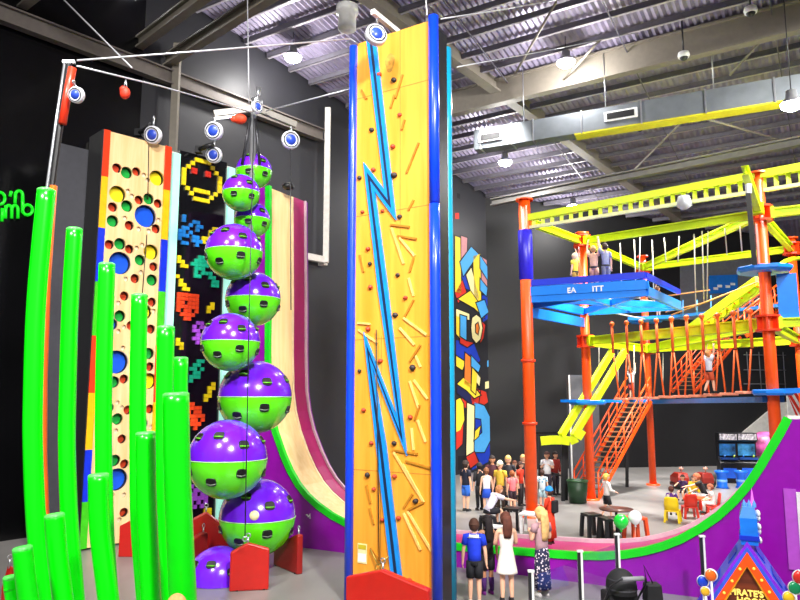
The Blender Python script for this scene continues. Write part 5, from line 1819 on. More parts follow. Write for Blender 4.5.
    if shoes:
        for s in (-1, 1):
            an, ft = joints['ank', s], joints['foot', s]
            mb = MB()
            rot = Matrix.Rotation(math.atan2(-ft.x, ft.y), 3, 'Z')
            c0 = Vector((an.x, an.y, an.z - 0.045 * H_)) + ft * 0.035 * H_
            rr = []
            for z, a, b in ((0.0, 0.027, 0.072), (0.02, 0.028, 0.073), (0.038, 0.024, 0.06), (0.055, 0.02, 0.03)):
                sh_ = -0.028 * H_ if z > 0.05 else 0
                rr.append([c0 + ft * sh_ + Vector((0, 0, z * H_)) + rot @ Vector((a * H_ * math.cos(q), b * H_ * math.sin(q), 0)) for q in [2 * PI * k / 14 for k in range(14)]])
            mb.loft(rr)
            mb.build('shoe', cloth(shoes), t, local=True)
    if hair:
        mb = MB()
        hm = cloth(hair, 0.25)
        rings = []
        for i in range(9):
            a = PI / 2 * i / 8
            z = 1.1 * math.sin(a); r = max(0.02, 1.12 * math.cos(a))
            rings.append([HD(math.cos(b) * r, math.sin(b) * r * 1.08 - 0.1, z + 0.02 + (0.42 * max(0, math.sin(b)) if i == 0 else 0)) for b in [2 * PI * k / 18 for k in range(18)]])
        mb.loft(rings)
        # back of the head
        rings = []
        for z, r_ in ((0.35, 1.08), (-0.1, 1.1), (-0.55, 0.95), (-0.85, 0.62)):
            rings.append([HD(math.cos(b) * r_ * 1.02, (math.sin(b) * r_ * 1.08 if math.sin(b) < 0 else math.sin(b) * r_ * 0.12) - 0.12, z) for b in [2 * PI * k / 18 for k in range(18)]])
        mb.loft(rings)
        if hair_len > 0:
            L_ = hair_len
            rr = []
            for i in range(7):
                u = i / 6
                zc = 0.46 - u * L_
                yb = -0.05 - 0.012 * math.sin(u * PI) - (0.012 if u > 0.3 else 0)
                wd = (0.046 * hs + 0.008 * math.sin(u * PI)) * (1 - 0.45 * max(0, u - 0.6))
                c_ = T(0, yb, zc)
                rr.append(ring(c_, wd, 0.024 * (1 - 0.4 * u) + 0.012 * (1 - u), RL, 14))
            mb.loft(rr)
        mb.build('hair', hm, t, local=True)
    if hat:
        hx, brim = hat
        mb = MB()
        rings = []
        for i in range(8):
            a = PI / 2 * i / 7
            z = 1.22 * math.sin(a); r = max(0.02, 1.22 * math.cos(a))
            rings.append([HD(math.cos(b) * r, math.sin(b) * r - 0.05, z + 0.18) for b in [2 * PI * k / 18 for k in range(18)]])
        mb.loft(rings)
        if brim:
            mb.loft([[HD(x_, y_, z_) for x_ in (-0.75, -0.3, 0.3, 0.75)] for y_, z_ in ((0.9, 0.32), (1.3, 0.22), (1.65, 0.12), (1.62, 0.07), (0.9, 0.2))])
        mb.build('hat', cloth(hx), t, local=True)
    if extra:
        extra(t, H_, T, joints, HD)
    return t


def stand(px, py_foot, py_head, label, **kw):
    b = gnd(px, py_foot, kw.pop('z', 0.0))
    top = at(px, py_head, b.y)
    h = (top.z - b.z) / (1.0 + 0.0)
    return person(label, b, h, **kw)


# ---- standing at the glass fence in front of the slide
def socks(col):
    def f(t, H_, T, J, HD):
        for s in (-1, 1):
            MB().tube([J['knee', s].lerp(J['ank', s], 0.25), J['knee', s].lerp(J['ank', s], 0.6), J['ank', s]], [0.038 * H_, 0.035 * H_, 0.027 * H_], 12).build('sock', cloth(col), t, local=True)
    return f
def yoke(t, H_, T, J, HD):
    mb = MB()
    mb.loft([[T(x * 1.0, y, z) for x, y in ((-0.1, -0.03), (-0.05, -0.066), (0.05, -0.066), (0.1, -0.03), (0.1, 0.02), (0.05, 0.05), (-0.05, 0.05), (-0.1, 0.02))] for z in (0.275,)] + [[T(x * 0.6, y * 0.8, 0.31) for x, y in ((-0.1, -0.03), (-0.05, -0.066), (0.05, -0.066), (0.1, -0.03), (0.1, 0.02), (0.05, 0.05), (-0.05, 0.05), (-0.1, 0.02))]])
    mb.build('collar', cloth('#dfe4f0'), t, local=True)
stand(475, 604, 519.5, 'boy seen from behind in a bright blue tee with pale collar and black shorts', face=-0.15, shirt='#1238d8', bottom=('shorts', '#14141c'), hair='#4a2a1c', shoes='#d8d8da', legs='stand', extra=yoke)
stand(488, 594, 516, 'dark haired girl in black standing just behind the boy in bright blue', face=0.3, shirt='#1c1418', sleeve=0.0, bottom=('shorts', '#18121a'), hair='#1a1014', hair_len=0.3, shoes='#7a1f86', extra=socks('#4a1a68'), skin='mid')
stand(507.5, 602, 513, 'girl seen from behind in a short cream white dress with long brown hair', face=0.1, arms=('front', 'front'), bottom=('dress', '#e6dcd2'), hair='#5a2c1e', hair_len=0.25, shoes='#1a1518')
stand(543, 596, 508, 'blonde girl in a navy and white floral long skirt holding her hands up', face=0.5, arms=('hold', 'hold'), shirt='#b08a92', sleeve=0.3, bottom=('long', print_cloth('navy_floral_cloth', '#1a1c40', '#e4d4dc', 22)), hair='#e0b070', hair_len=0.34, shoes='#e0d8d0')
b = gnd(551, 544, 0.62)
hh = at(551, 488, b.y).z - b.z
def coat(t, H_, T, J, HD):
    MB().loft([[Vector((a * H_ * math.cos(q), c_ * H_ * math.sin(q), z * H_)) for q in [2 * PI * k / 16 for k in range(16)]] for z, a, c_ in ((0.56, 0.088, 0.07), (0.4, 0.105, 0.085), (0.12, 0.13, 0.11))]).build('coat_skirt', cloth('#d8320e'), t, local=True)
    mb = MB().box(T(0.0, -0.1, 0.16), (0.15 * H_, 0.08 * H_, 0.22 * H_))
    mb.build('backpack', cloth('#15151a'), t, local=True, bevel=0.02)
person('child in a long orange red coat and sky blue cap standing on the slide run', b, hh, face=0.9, shirt='#d8320e', sleeve=0.95, bottom=('pants', '#c22c10'), hair='#3a2018', hat=('#1f8ae0', True), arms=('front', 'down'), extra=coat, shoes='#3a1a14')

# ---- group behind the run, by the first orange post
stand(466, 511, 461, 'boy in navy tee and blue shorts at the edge of the waiting group', face=-0.9, shirt='#171a30', bottom=('shorts', '#2a66c8'), hair='#2a1a14')
stand(480, 510, 463, 'person all in black between the navy tee boy and the white tank top girl', face=0.4, shirt='#121216', sleeve=0.6, bottom=('pants', '#131318'), hair='#1c1412')
stand(487, 513, 468, 'girl seen from behind in a white tank top and royal blue skirt', face=0.1, shirt='#e6e6e8', sleeve=0.0, bottom=('skirt', '#1a4ac0'), hair='#7a4a2c')
stand(493, 507, 456, 'dark haired adult in a maroon top at the back of the waiting group', face=PI, shirt='#4a2028', bottom=('pants', '#1a1a20'), hair='#20120e', skin='mid')
stand(501, 511, 462, 'person in a yellow top and pale cap in the waiting group', face=2.6, shirt='#d8b43a', bottom=('pants', '#3a2a20'), hair='#5a3a20', hat=('#d8d0b0', True))
stand(509, 508, 456, 'fair haired adult in a dark tee behind the pink top girl', face=PI, shirt='#26262e', bottom=('pants', '#22222a'), hair='#d8b060')
stand(513, 512, 471, 'small girl in a pink top and dark shorts in the waiting group', face=0.4, shirt='#f07a80', bottom=('shorts', '#2a1420'), hair='#8a4a22')
stand(504, 506, 466, 'girl in a cream and pink tee beside the pink top girl', face=-2.4, shirt='#e8c8b8', bottom=('shorts', '#58404a'), hair='#8a5a30', hair_len=0.2)
stand(521, 506, 462, 'person in a bright red tee beside the first orange post', face=-2.2, shirt='#e0381c', bottom=('pants', '#2a2024'), hair='#3a2018')
stand(524, 503, 455, 'tall adult in a black tee half behind the first orange post', face=PI, shirt='#1c1c22', bottom=('pants', '#26262c'), hair='#c09a60')
stand(519.5, 505, 480, 'smallest child in grey in front of the red tee person', face=-2.6, shirt='#8a8a90', bottom=('shorts', '#6a6a70'), hair='#4a2c1c', kid=1.2)
stand(515.5, 501, 461, 'woman in a white tee between the fair haired adult and the red tee person', face=2.8, shirt='#e4e0dc', bottom=('pants', '#30303a'), hair='#6a3a24', hair_len=0.22)
stand(543, 509, 470, 'child in a pale blue and white tee and shorts right of the first orange post', face=-0.4, shirt=print_cloth('blue_splash_cloth', '#d8e8ee', '#5aa6c8', 12), bottom=('shorts', '#a8c4cc'), hair='#3a2018')
stand(548, 497, 452, 'staff person in a white tee holding a sheet behind the pale blue tee child', face=2.8, shirt='#dcdce0', bottom=('pants', '#2a2230'), hair='#3a1c18', arms=('hold', 'hold'))
stand(556, 495, 452, 'person in a red and grey top at the loading station', face=-2.6, shirt='#a83430', sleeve=0.9, bottom=('pants', '#2a2430'), hair='#2a1a16')
stand(607.5, 518, 474, 'small blonde child in a white top and black shorts walking alone', face=-1.4, shirt='#ece6e2', sleeve=0.9, bottom=('shorts', '#15151a'), hair='#e0b050', shoes='#141418', arms=('lap', 'lap'), legs='walk')
# bending man on a stool
b = gnd(488, 532)
person('person in a pale lilac tee sitting on a stool, leaning forward', b + Vector((0, 0, 0)), 1.62, face=-1.15, legs='sit', seat=0.46, lean=0.6, arms=('reach', 'reach'), shirt='#d8d4e6', bottom=('shorts', '#1a1a22'), hair='#b87a4a', kid=1.0)
# kids at the small tables
b = gnd(673, 521)
person('child in a purple and white top sitting on the yellow chair, seen from behind', b + Vector((0, 0.02, 0)), 1.15, face=-0.5, legs='sit', seat=0.36, arms=('lap', 'lap'), shirt=print_cloth('purple_white_cloth', '#5a2a88', '#e8e4f0', 7), bottom=('shorts', '#3a2a58'), hair='#5a2a22', kid=1.2)
b = gnd(706, 510)
person('adult in black and white sitting at the kids table, leaning over', b, 1.5, face=1.2, legs='sit', seat=0.36, lean=0.35, arms=('reach', 'lap'), shirt='#1a1a1e', bottom=('pants', '#dcd8d4'), hair='#b05a38')
b = gnd(714, 518)
person('child in white sitting on the red chair at the right of the table', b, 1.15, face=1.3, legs='sit', seat=0.36, lean=0.1, arms=('lap', 'lap'), shirt='#eae6e4', bottom=('pants', '#e0d8d4'), hair='#8a4a30', kid=1.2)
b = gnd(695, 506)
person('child in a yellow top sitting at the far side of the kids table', b, 1.15, face=2.8, legs='sit', seat=0.36, arms=('reach', 'lap'), shirt='#e8c424', bottom=('shorts', '#2a3a6a'), hair='#3a2018', kid=1.2)
b = gnd(684, 504)
person('child in dark purple sitting at the table beside the yellow top child', b, 1.1, face=2.4, legs='sit', seat=0.36, arms=('lap', 'reach'), shirt='#3a2050', bottom=('shorts', '#2a2030'), hair='#2a1612', kid=1.2)

stand_b = Vector((at(177, 600, 7.3).x, 7.3, 0))
person('blond person walking past the thickest green post, only the top of the head in view', stand_b, at(177, 595.5, 7.3).z, face=0.4, shirt='#5a6a8a', bottom=('pants', '#2a2a34'), hair='#d8a868', kid=1.0)

# ---- climbers on the ropes course
def harness(t, H_, T, J, HD):
    MB().lathe([(0.093 * H_, -0.02 * H_), (0.097 * H_, 0), (0.093 * H_, 0.02 * H_)], T(0, 0, 0.0), 16, sx=1, sy=0.76).build('harness_belt', cloth('#20202a'), t, local=True)
base_u = Vector((5.6, 23.0, UZ + 0.2))
q = at(573.5, 283, 23.3)
person('child in a yellow top with one arm up on the upper blue platform', pa.lerp(pc_, 0.40) + inw * 0.5 + Vector((0, 0, 0.2)), 1.25, face=0.6, arms=('down', 'up'), shirt='#e8d040', bottom=('shorts', '#8a6a20'), hair='#d8c8a8', extra=harness, kid=1.2)
q = at(594, 283, 22.4)
person('climber in pale clothes with raised arm just past the second post on the upper platform', pa.lerp(pc_, 0.56) + inw * 0.5 + Vector((0, 0, 0.2)), 1.45, face=-0.4, arms=('up', 'up'), shirt='#d8a890', bottom=('shorts', '#a8786a'), hair='#b88a58', extra=harness)
q = at(600, 283, 22.4)
person('climber in grey blue clothes beside the pale one on the upper platform', pa.lerp(pc_, 0.66) + inw * 0.5 + Vector((0, 0, 0.2)), 1.5, face=0.3, arms=('up', 'down'), shirt='#8a8ea8', bottom=('pants', '#585a70'), hair='#3a2a20', extra=harness)
q = at(658, 319, 30.0)
person('climber in red and white on the upper walkway beside the third orange post', Vector((q.x, 29.9, 7.13)), 1.3, face=-1.2, arms=('up', 'down'), shirt='#d88a78', bottom=('shorts', '#6a4a4a'), hair='#5a3020', extra=harness, kid=1.15)
q = at(707, 396, 23.2)
i5 = (on_beam(702) + on_beam(717.5)) / 2 - 0.28
p5 = at(711, 395, i5) + Vector((-0.1, -0.2, 0.05))
person('small child with arms up crossing the swing steps of the rope bridge', p5, 1.25, face=-1.3, arms=('up', 'up'), shirt='#d8dce4', bottom=('shorts', '#c8502a'), hair='#c07a40', extra=harness, kid=1.15, legs='walk')
q = at(784, 392, 19.2)
person('child in a grey tee and dark shorts on the lower walkway past the tall post', Vector((11.15, 19.1, 4.04)), 1.32, face=2.9, arms=('up', 'down'), shirt='#b8bcc4', bottom=('shorts', '#3a2226'), hair='#4a2418', extra=harness, kid=1.15)
person('climber in white and red by the blue pad on the tall post', Vector((10.98, 19.3, 7.4)) + Vector((0, 0, 0.0)) if False else at(646, 395, 29.0) * 0 + Vector((9.75, 29.7, 3.62)), 1.3, face=-1.0, arms=('up', 'up'), shirt='#e4d8d8', bottom=('shorts', '#c83a3a'), hair='#4a2a1a', extra=harness, kid=1.15)['label'] = 'climber in white tee and red shorts on the lower walkway by the third post'
# ================================================================== furniture and other things on the floor
def stool(label, base, h, m, w=0.36, group='plastic block stools', rz=0.3):
    t = thing('stool', label, 'stool', base, group, rz)
    MB().box((0, 0, h - 0.035), (w, w, 0.07)).build('seat', m, t, local=True, bevel=0.015)
    for sx in (-1, 1):
        for sy in (-1, 1):
            a = Vector((sx * w * 0.40, sy * w * 0.40, h - 0.06)); b = Vector((sx * w * 0.48, sy * w * 0.48, 0))
            MB().bar(b, a, 0.085, 0.085, up=(0, 1, 0)).build('leg', m, t, local=True)
    return t


m_blk = mat('black_plastic', '#19191c', 0.4)
m_org = mat('orange_plastic', '#d8481c', 0.4)
stool('black block stool left of the other black one, behind the slide run', gnd(592, 537), 0.62, m_blk, 0.42)
stool('black block stool under the green balloon', gnd(609.5, 541), 0.6, m_blk, 0.42)
stool('orange block stool under the white balloon', gnd(636, 540), 0.6, m_org, 0.46)
stool('dark stool under the person leaning forward', gnd(488, 532), 0.44, m_blk, 0.36)
# round table
tb_ = thing('round_table', 'small round brown table on one dark leg behind the balloons', 'table', gnd(617, 533))
zt_ = at(617, 508.5, gnd(617, 533).y).z
MB().lathe([(0, -0.04), (0.44, -0.04), (0.46, -0.02), (0.46, 0.0), (0.0, 0.0)], (0, 0, zt_), 28).build('tabletop', mat('dark_brown_top', '#5c3a34', 0.3), tb_, local=True)
MB().tube([(0, 0, 0.02), (0, 0, zt_ - 0.04)], 0.035, 10).build('leg', M_DARKSTEEL, tb_, local=True)
MB().lathe([(0.25, 0.0), (0.25, 0.02), (0.05, 0.04)], (0, 0, 0), 20).build('base', M_DARKSTEEL, tb_, local=True)
# white low tables with dark tops near the leaning person
def table(label, base, size, m_top, m_leg, rz=0.0, name='table'):
    w, d, h = size
    t = thing(name, label, 'table', base, None, rz)
    MB().box((0, 0, h - 0.03), (w, d, 0.06)).build('tabletop', m_top, t, local=True, bevel=0.01)
    for sx in (-1, 1):
        for sy in (-1, 1):
            MB().box((sx * (w / 2 - 0.06), sy * (d / 2 - 0.06), (h - 0.06) / 2), (0.07, 0.07, h - 0.06)).build('leg', m_leg, t, local=True)
    return t
table('white low table beside the first orange post', gnd(532, 533), (0.6, 0.5, 0.55), M_WHITE, M_WHITE, -0.5)
table('dark topped low table in front of the leaning person', gnd(513, 529), (0.5, 0.45, 0.6), m_blk, m_blk, -0.5)
table('white bench behind the dark haired girl', gnd(497, 537), (0.45, 0.3, 0.3), M_WHITE, M_WHITE, -0.5, 'bench')
# balloons
for px, py, rp, hx, lab in ((621, 521.5, 7.2, '#12c83a', 'shiny green balloon tied over the black stool'), (635, 517.3, 6.6, '#e6e6ea', 'white balloon tied over the orange stool')):
    Yb = gnd(622, 541).y - 0.45
    c = at(px, py, Yb)
    r = rp * Yb / FPX
    t = thing('balloon', lab, 'balloon', Vector((c.x, c.y, c.z - r * 1.15)))
    MB().lathe([(0.001, -1.15 * r), (0.2 * r, -1.08 * r), (0.62 * r, -0.75 * r), (0.93 * r, -0.3 * r), (r, 0.1 * r), (0.86 * r, 0.52 * r), (0.5 * r, 0.87 * r), (0.001, r)], c, 24).build('envelope', mat('balloon_' + hx[1:], hx, 0.2, coat=0.5, var=0.02), t)
    MB().lathe([(0.02, 0), (0.035, -0.04), (0.0, -0.02)], c - Vector((0, 0, 1.13 * r)), 10).build('knot', mat('balloon_' + hx[1:], hx, 0.2, coat=0.5, var=0.02), t)
    MB().tube([c - Vector((0, 0, 1.15 * r)), (c.x - .02, c.y + .05, 0.0)], 0.006, 5).build('string', M_ROPE, t)

# kids chairs
def chair(label, base, m, rz, sh=0.36, w=0.36):
    t = thing('kids_chair', label, 'chair', base, 'moulded chairs at the kids table', rz)
    MB().box((0, 0, sh - 0.02), (w, w, 0.04)).build('seat', m, t, local=True, bevel=0.012)
    MB().loft([[Vector((x * w * k_, -w / 2 + 0.02 - lean_ + y_, z)) for x, y_ in ((-0.5, 0.02), (-0.2, -0.01), (0.2, -0.01), (0.5, 0.02), (0.5, 0.045), (0.2, 0.015), (-0.2, 0.015), (-0.5, 0.045))] for z, k_, lean_ in ((sh - 0.01, 0.95, 0.0), (sh + 0.18, 1.0, 0.02), (sh + 0.34, 0.92, 0.05), (sh + 0.4, 0.7, 0.06))]).build('backrest', m, t, local=True)
    for sx in (-1, 1):
        for sy in (-1, 1):
            MB().bar((sx * w * 0.5, sy * w * 0.5, 0), (sx * w * 0.42, sy * w * 0.42, sh - 0.03), 0.06, 0.06, up=(0, 1, 0)).build('leg', m, t, local=True)
    return t
m_yc = mat('yellow_chair_plastic', '#f0cc10', 0.4)
m_rc = mat('red_chair_plastic', '#cf2a16', 0.4)
chair('yellow moulded kids chair, seen from behind', gnd(673, 522), m_yc, -0.5, sh=0.36, w=0.42)
chair('red moulded kids chair left of the other red one, near side of the table', gnd(690, 518), m_rc, -0.1, w=0.4)
chair('red moulded kids chair at the right end of the table', gnd(714, 518), m_rc, 1.3, w=0.4)
chair('yellow moulded kids chair at the far side of the table', gnd(695, 506), m_yc, 2.8, w=0.4)
chair('red moulded kids chair under the adult in black and white', gnd(706, 509.5), m_rc, 1.2, w=0.38)
table('orange topped kids table among the chairs', gnd(695, 513), (0.62, 0.6, 0.5), m_org, m_rc, -0.5, 'kids_table')
# ride-on red fire engine shape behind the table
def kiddie_ride(label, px, py, rz, hx):
    b = gnd(px, py)
    t = thing('kiddie_ride', label, 'ride', b, None, rz)
    m = mat('ride_' + hx[1:], hx, 0.35)
    MB().box((0, 0, 0.2), (1.2, 0.7, 0.2)).build('base', m_blk, t, local=True, bevel=0.03)
    MB().loft([[Vector((x, y, z)) for x, y in ((-0.6, -0.32), (0.6, -0.32), (0.6, 0.32), (-0.6, 0.32))] for z in (0.3, 0.6)] + [[Vector((x, y, 0.85)) for x, y in ((-0.5, -0.26), (0.1, -0.26), (0.1, 0.26), (-0.5, 0.26))]], smooth=False).build('body', m, t, local=True, bevel=0.04)
    MB().tube([(-0.3, 0, 0.85), (-0.3, 0, 1.05)], 0.03, 8).lathe([(0, 0.12), (0.12, 0.05), (0.12, 0)], (-0.3, 0, 1.05), 12).build('beacon', mat('ride_pale', '#d88a7a', 0.4), t, local=True)
    for sx in (-0.4, 0.4):
        MB().lathe([(0.0, -0.06), (0.2, -0.06), (0.22, 0.0), (0.2, 0.06), (0, 0.06)], (sx, -0.36, 0.35), 16, axis=(0, 1, 0)).build('wheel', m_blk, t, local=True)
    t.scale = (0.75, 0.75, 0.75)
    return t
kiddie_ride('red coin ride with a beacon behind the kids table, left of its twin', 680, 488, 1.55, '#a82818')
kiddie_ride('red coin ride close to the arcade machines', 704, 488, 1.6, '#8e241c')

# bin
bn = thing('litter_bin', 'dark green litter bin at the foot of the second orange post', 'bin', gnd(578, 503))
MB().lathe([(0.0, 0.02), (0.3, 0.02), (0.36, 0.78), (0.33, 0.78), (0.28, 0.1), (0, 0.08)], (0, 0, 0), 24).build('drum', mat('dark_green_bin', '#1c3a22', 0.45), bn, local=True)
MB().lathe([(0.36, 0.74), (0.38, 0.76), (0.38, 0.8), (0.33, 0.81), (0.33, 0.77)], (0, 0, 0), 24).build('rim', mat('dark_green_rim', '#26502e', 0.4), bn, local=True)

# arcade machines
def arcade(label, px, py, ptop, hue, wpx=19):
    b = gnd(px, py)
    Y = b.y
    h = at(px, ptop, Y).z
    w = wpx * Y / FPX
    t = thing('arcade_machine', label, 'arcade machine', b, None, -0.25)
    m_body = mat('arcade_black', '#101016', 0.35)
    prof = [(-0.45, 0), (0.45, 0), (0.45, h), (-0.38, h), (-0.42, h * 0.86), (-0.05, h * 0.8), (-0.02, h * 0.52), (-0.35, h * 0.46), (-0.4, h * 0.4)]
    MB().hexa([Vector((-w / 2, y, z)) for y, z in prof], [Vector((w / 2, y, z)) for y, z in prof]).build('cabinet', m_body, t, local=True)
    m_scr = mat('screen_' + hue[1:], hue, 0.3, emit=0.2, var=0.95, scale=3)
    MB().hexa([Vector((x, -0.055, h * 0.54)) for x in (-w * 0.42, w * 0.42)] + [Vector((x, -0.085, h * 0.78)) for x in (w * 0.42, -w * 0.42)], [Vector((x, -0.075, h * 0.54)) for x in (-w * 0.42, w * 0.42)] + [Vector((x, -0.105, h * 0.78)) for x in (w * 0.42, -w * 0.42)]).build('screen', m_scr, t, local=True)
    MB().box((0, -0.42, h * 0.93), (w * 0.9, 0.04, h * 0.12)).build('marquee', mat('marquee_glow', '#c8c0d8', 0.4, emit=0.25, var=0.8, scale=9), t, local=True)
    MB().box((0, -0.36, h * 0.49), (w * 0.9, 0.3, 0.08)).build('control_panel', mat('arcade_blue', '#1c4a9a', 0.4), t, local=True)
    for sx in (-1, 1):
        MB().tube([(sx * w * 0.25, -0.36, h * 0.5), (sx * w * 0.25, -0.5, h * 0.56)], 0.035, 8).build('game_gun', mat('game_gun_' + ('lime' if sx > 0 else 'blue'), '#b8d83a' if sx > 0 else '#2a7ad8', 0.4), t, local=True)
    MB().box((0, -0.43, h * 0.2), (w * 0.7, 0.03, h * 0.2)).build('coin_door', mat('arcade_blue_glow', '#2060e0', 0.4, emit=0.3), t, local=True)
    return t
arcade('dark blue lit arcade machine left of its twin', 729, 482, 433, '#2a78c0', 17)
arcade('dark blue lit arcade machine next to the pink prize drum', 748, 482, 433, '#3a8ac8', 18)
for px, lab in ((722.5, 'bright blue drum stool before the left arcade machine'), (742, 'bright blue drum stool before the arcade machine by the prize drum')):
    b = gnd(px, 488)
    t = thing('stool', lab, 'stool', b, 'blue drum stools')
    MB().lathe([(0.0, 0.0), (0.26, 0.0), (0.2, 0.1), (0.2, 0.5), (0.27, 0.62), (0.27, 0.7), (0, 0.72)], (0, 0, 0), 20).build('drum', mat('bright_blue_plastic', '#1a6ae8', 0.35), t, local=True)
    MB().lathe([(0.201, 0.25), (0.21, 0.27), (0.21, 0.33), (0.201, 0.35)], (0, 0, 0), 20).build('band', mat('pale_blue_band', '#7ab4f4', 0.4), t, local=True)
# pink and white prize machine
b = gnd(772, 479)
pmn = thing('prize_machine', 'pink and white domed prize machine beside the arcade machines', 'prize machine', b)
h = at(764, 432, b.y).z
MB().lathe([(0, 0), (0.72, 0.0), (0.75, 0.1), (0.75, h * 0.5), (0, h * 0.5)], (0, 0, 0), 8, smooth=False).build('base', M_WHITE, pmn, local=True)
MB().lathe([(0.8, h * 0.5), (0.95, h * 0.6), (1.0, h * 0.75), (0.85, h * 0.9), (0.4, h), (0, h)], (0, 0, 0), 24).build('dome', mat('pink_white_print', '#e85a9a', 0.4, var=0.85, scale=2.6), pmn, local=True)
for a in (-0.7, 0.0, 0.7):
    MB().box((0.75 * math.sin(a), -0.75 * math.cos(a), h * 0.32), (0.4, 0.05, h * 0.2), a).build('window_panel', mat('wood_print', '#b8783c', 0.5), pmn, local=True)
    MB().box((0.75 * math.sin(a), -0.75 * math.cos(a), h * 0.14), (0.4, 0.05, h * 0.1), a).build('red_panel', M_RED, pmn, local=True)

# ================================================================== glass fence in front of the slide
fp = [Vector((0.55, 10.9, 0)), at(489, 600, 11.0) * 0 + Vector((1.42, 11.05, 0)), Vector((at(531, 572, 11.35).x, 11.35, 0)), Vector((at(580, 552, 12.4).x, 12.4, 0)), Vector((at(617, 535, 13.35).x, 13.35, 0)), Vector((at(702, 537, 13.0).x, 13.0, 0))]
tops_ = [1.0, 1.0, at(531, 572, 11.35).z, at(580, 552, 12.4).z, at(617, 535, 13.35).z, at(702, 537, 13.0).z]
names = ['at the corner of the wooden tower', 'before the dark haired girl', 'in front of the floral skirt girl', 'alone in front of the purple slide side', 'behind the black pushchair, in front of the slide', 'left of the pirate booth']
for i in (2, 3, 4, 5):
    p, zt_ = fp[i], tops_[i]
    t = thing('fence_post', 'slim white edged glass fence post ' + names[i], 'fence post', p, 'glass fence posts')
    MB().box((0.02, 0, zt_ / 2), (0.035, 0.05, zt_)).build('shaft', M_WHITE, t, local=True)
    MB().box((-0.022, 0, zt_ / 2), (0.045, 0.05, zt_)).build('dark_side', M_DARKSTEEL, t, local=True)
    MB().box((0, 0, zt_ + 0.015), (0.1, 0.07, 0.03)).build('cap', M_WHITE, t, local=True)
    MB().box((0, 0, 0.012), (0.16, 0.16, 0.024)).build('foot_plate', M_STEEL, t, local=True)
gl_names = {2: 'between the floral skirt girl and the next post', 3: 'behind the black pushchair', 4: 'before the purple slide side, towards the pirate booth'}
for i in (2, 3, 4):
    a, b = fp[i], fp[i + 1]
    d_ = (b - a).normalized() * 0.08
    zt_ = min(tops_[i], tops_[i + 1]) - 0.06
    t = recentre(MB().hexa([a + d_ + Vector((0, 0, 0.06)), b - d_ + Vector((0, 0, 0.06)), b - d_ + Vector((0, 0.012, 0.06)), a + d_ + Vector((0, 0.012, 0.06))], [q + Vector((0, 0, zt_)) for q in (a + d_, b - d_, b - d_ + Vector((0, 0.012, 0)), a + d_ + Vector((0, 0.012, 0)))]).build('glass_panel', M_GLASS))
    tag(t, 'clear glass fence panel ' + gl_names[i], 'glass panel', 'clear glass fence panels')
    for u in (0.15, 0.85):
        q = a.lerp(b, u)
        cl = MB().box(q + Vector((0, 0, 0.045)), (0.07, 0.05, 0.09)).build('floor_clamp', M_STEEL, t)

# ================================================================== black pushchair
b = gnd(623, 642)
pc = thing('pushchair', 'black hooded pushchair standing in front of the purple slide side', 'pushchair', b, None, 0.15)
m_pc = mat('black_pushchair_cloth', '#16161a', 0.7)
zt_ = at(617, 568, b.y).z
hood = MB().ball((0, -0.02, zt_ - 0.27), 0.27, 24, sq=(0.85, 1.0, 1.0), z0=-0.35)
ho = hood.build('hood', m_pc, pc, local=True)
for hz in (-0.02, 0.12):
    w_ = math.sqrt(max(0.0, 0.27 ** 2 - hz ** 2))
    MB().lathe([(w_ * 1.0, -0.012), (w_ * 1.03, 0.0), (w_ * 1.0, 0.012)], (0, -0.02, zt_ - 0.27 + hz), 24, sx=0.85).build('hood_rib', mat('grey_hood_piping', '#3a3a40', 0.6), ho, local=True)
MB().loft([[Vector((x * w_, y_, z)) for x, y_ in ((-1, -0.1), (1, -0.1), (1, 0.25), (-1, 0.25))] for z, w_ in ((0.32, 0.2), (0.5, 0.24), (zt_ - 0.36, 0.24))], smooth=False).build('seat_tub', m_pc, pc, local=True, bevel=0.03)
MB().tube([(-0.27, 0.25, 0.35), (-0.28, -0.25, zt_ - 0.2), (-0.2, -0.42, zt_ - 0.06), (0.2, -0.42, zt_ - 0.06), (0.28, -0.25, zt_ - 0.2), (0.27, 0.25, 0.35)], 0.016, 8).build('handle', M_DARKSTEEL, pc, local=True)
MB().lathe([(0.02, -0.17), (0.035, -0.17), (0.035, 0.17), (0.02, 0.17)], (0, -0.42, zt_ - 0.06), 10, axis=(1, 0, 0)).build('grip', mat('grey_grip', '#8a8a90', 0.6), pc, local=True)
for sx in (-1, 1):
    MB().tube([(sx * 0.26, -0.2, 0.12), (sx * 0.27, 0.2, 0.42)], 0.016, 8).tube([(sx * 0.26, 0.35, 0.1), (sx * 0.27, -0.05, 0.5)], 0.016, 8).build('frame_leg', M_DARKSTEEL, pc, local=True)
    for y in (-0.22, 0.37):
        MB().lathe([(0.06, -0.025), (0.12, -0.025), (0.125, 0), (0.12, 0.025), (0.06, 0.025), (0.06, -0.025)], (sx * 0.28, y, 0.125), 18, axis=(1, 0, 0)).lathe([(0, -0.015), (0.06, -0.015), (0.06, 0.015), (0, 0.015)], (sx * 0.28, y, 0.125), 12, axis=(1, 0, 0)).build('wheel', M_BLACK, pc, local=True)
bg_ = thing('shoulder_bag', 'black bag hung on the side of the pushchair', 'bag', b + Vector((0.46, -0.1, 0.55)))
MB().loft([[Vector((x * w_, y * 0.12, z)) for x, y in ((-1, -1), (1, -1), (1, 1), (-1, 1))] for z, w_ in ((0.0, 0.1), (0.1, 0.13), (0.35, 0.11))], smooth=False).build('bag', m_pc, bg_, local=True, bevel=0.02)
MB().tube([(-0.08, 0, 0.33), (-0.12, 0, 0.62), (0.02, 0, 0.33)], 0.01, 6).build('bag_strap', m_pc, bg_, local=True)

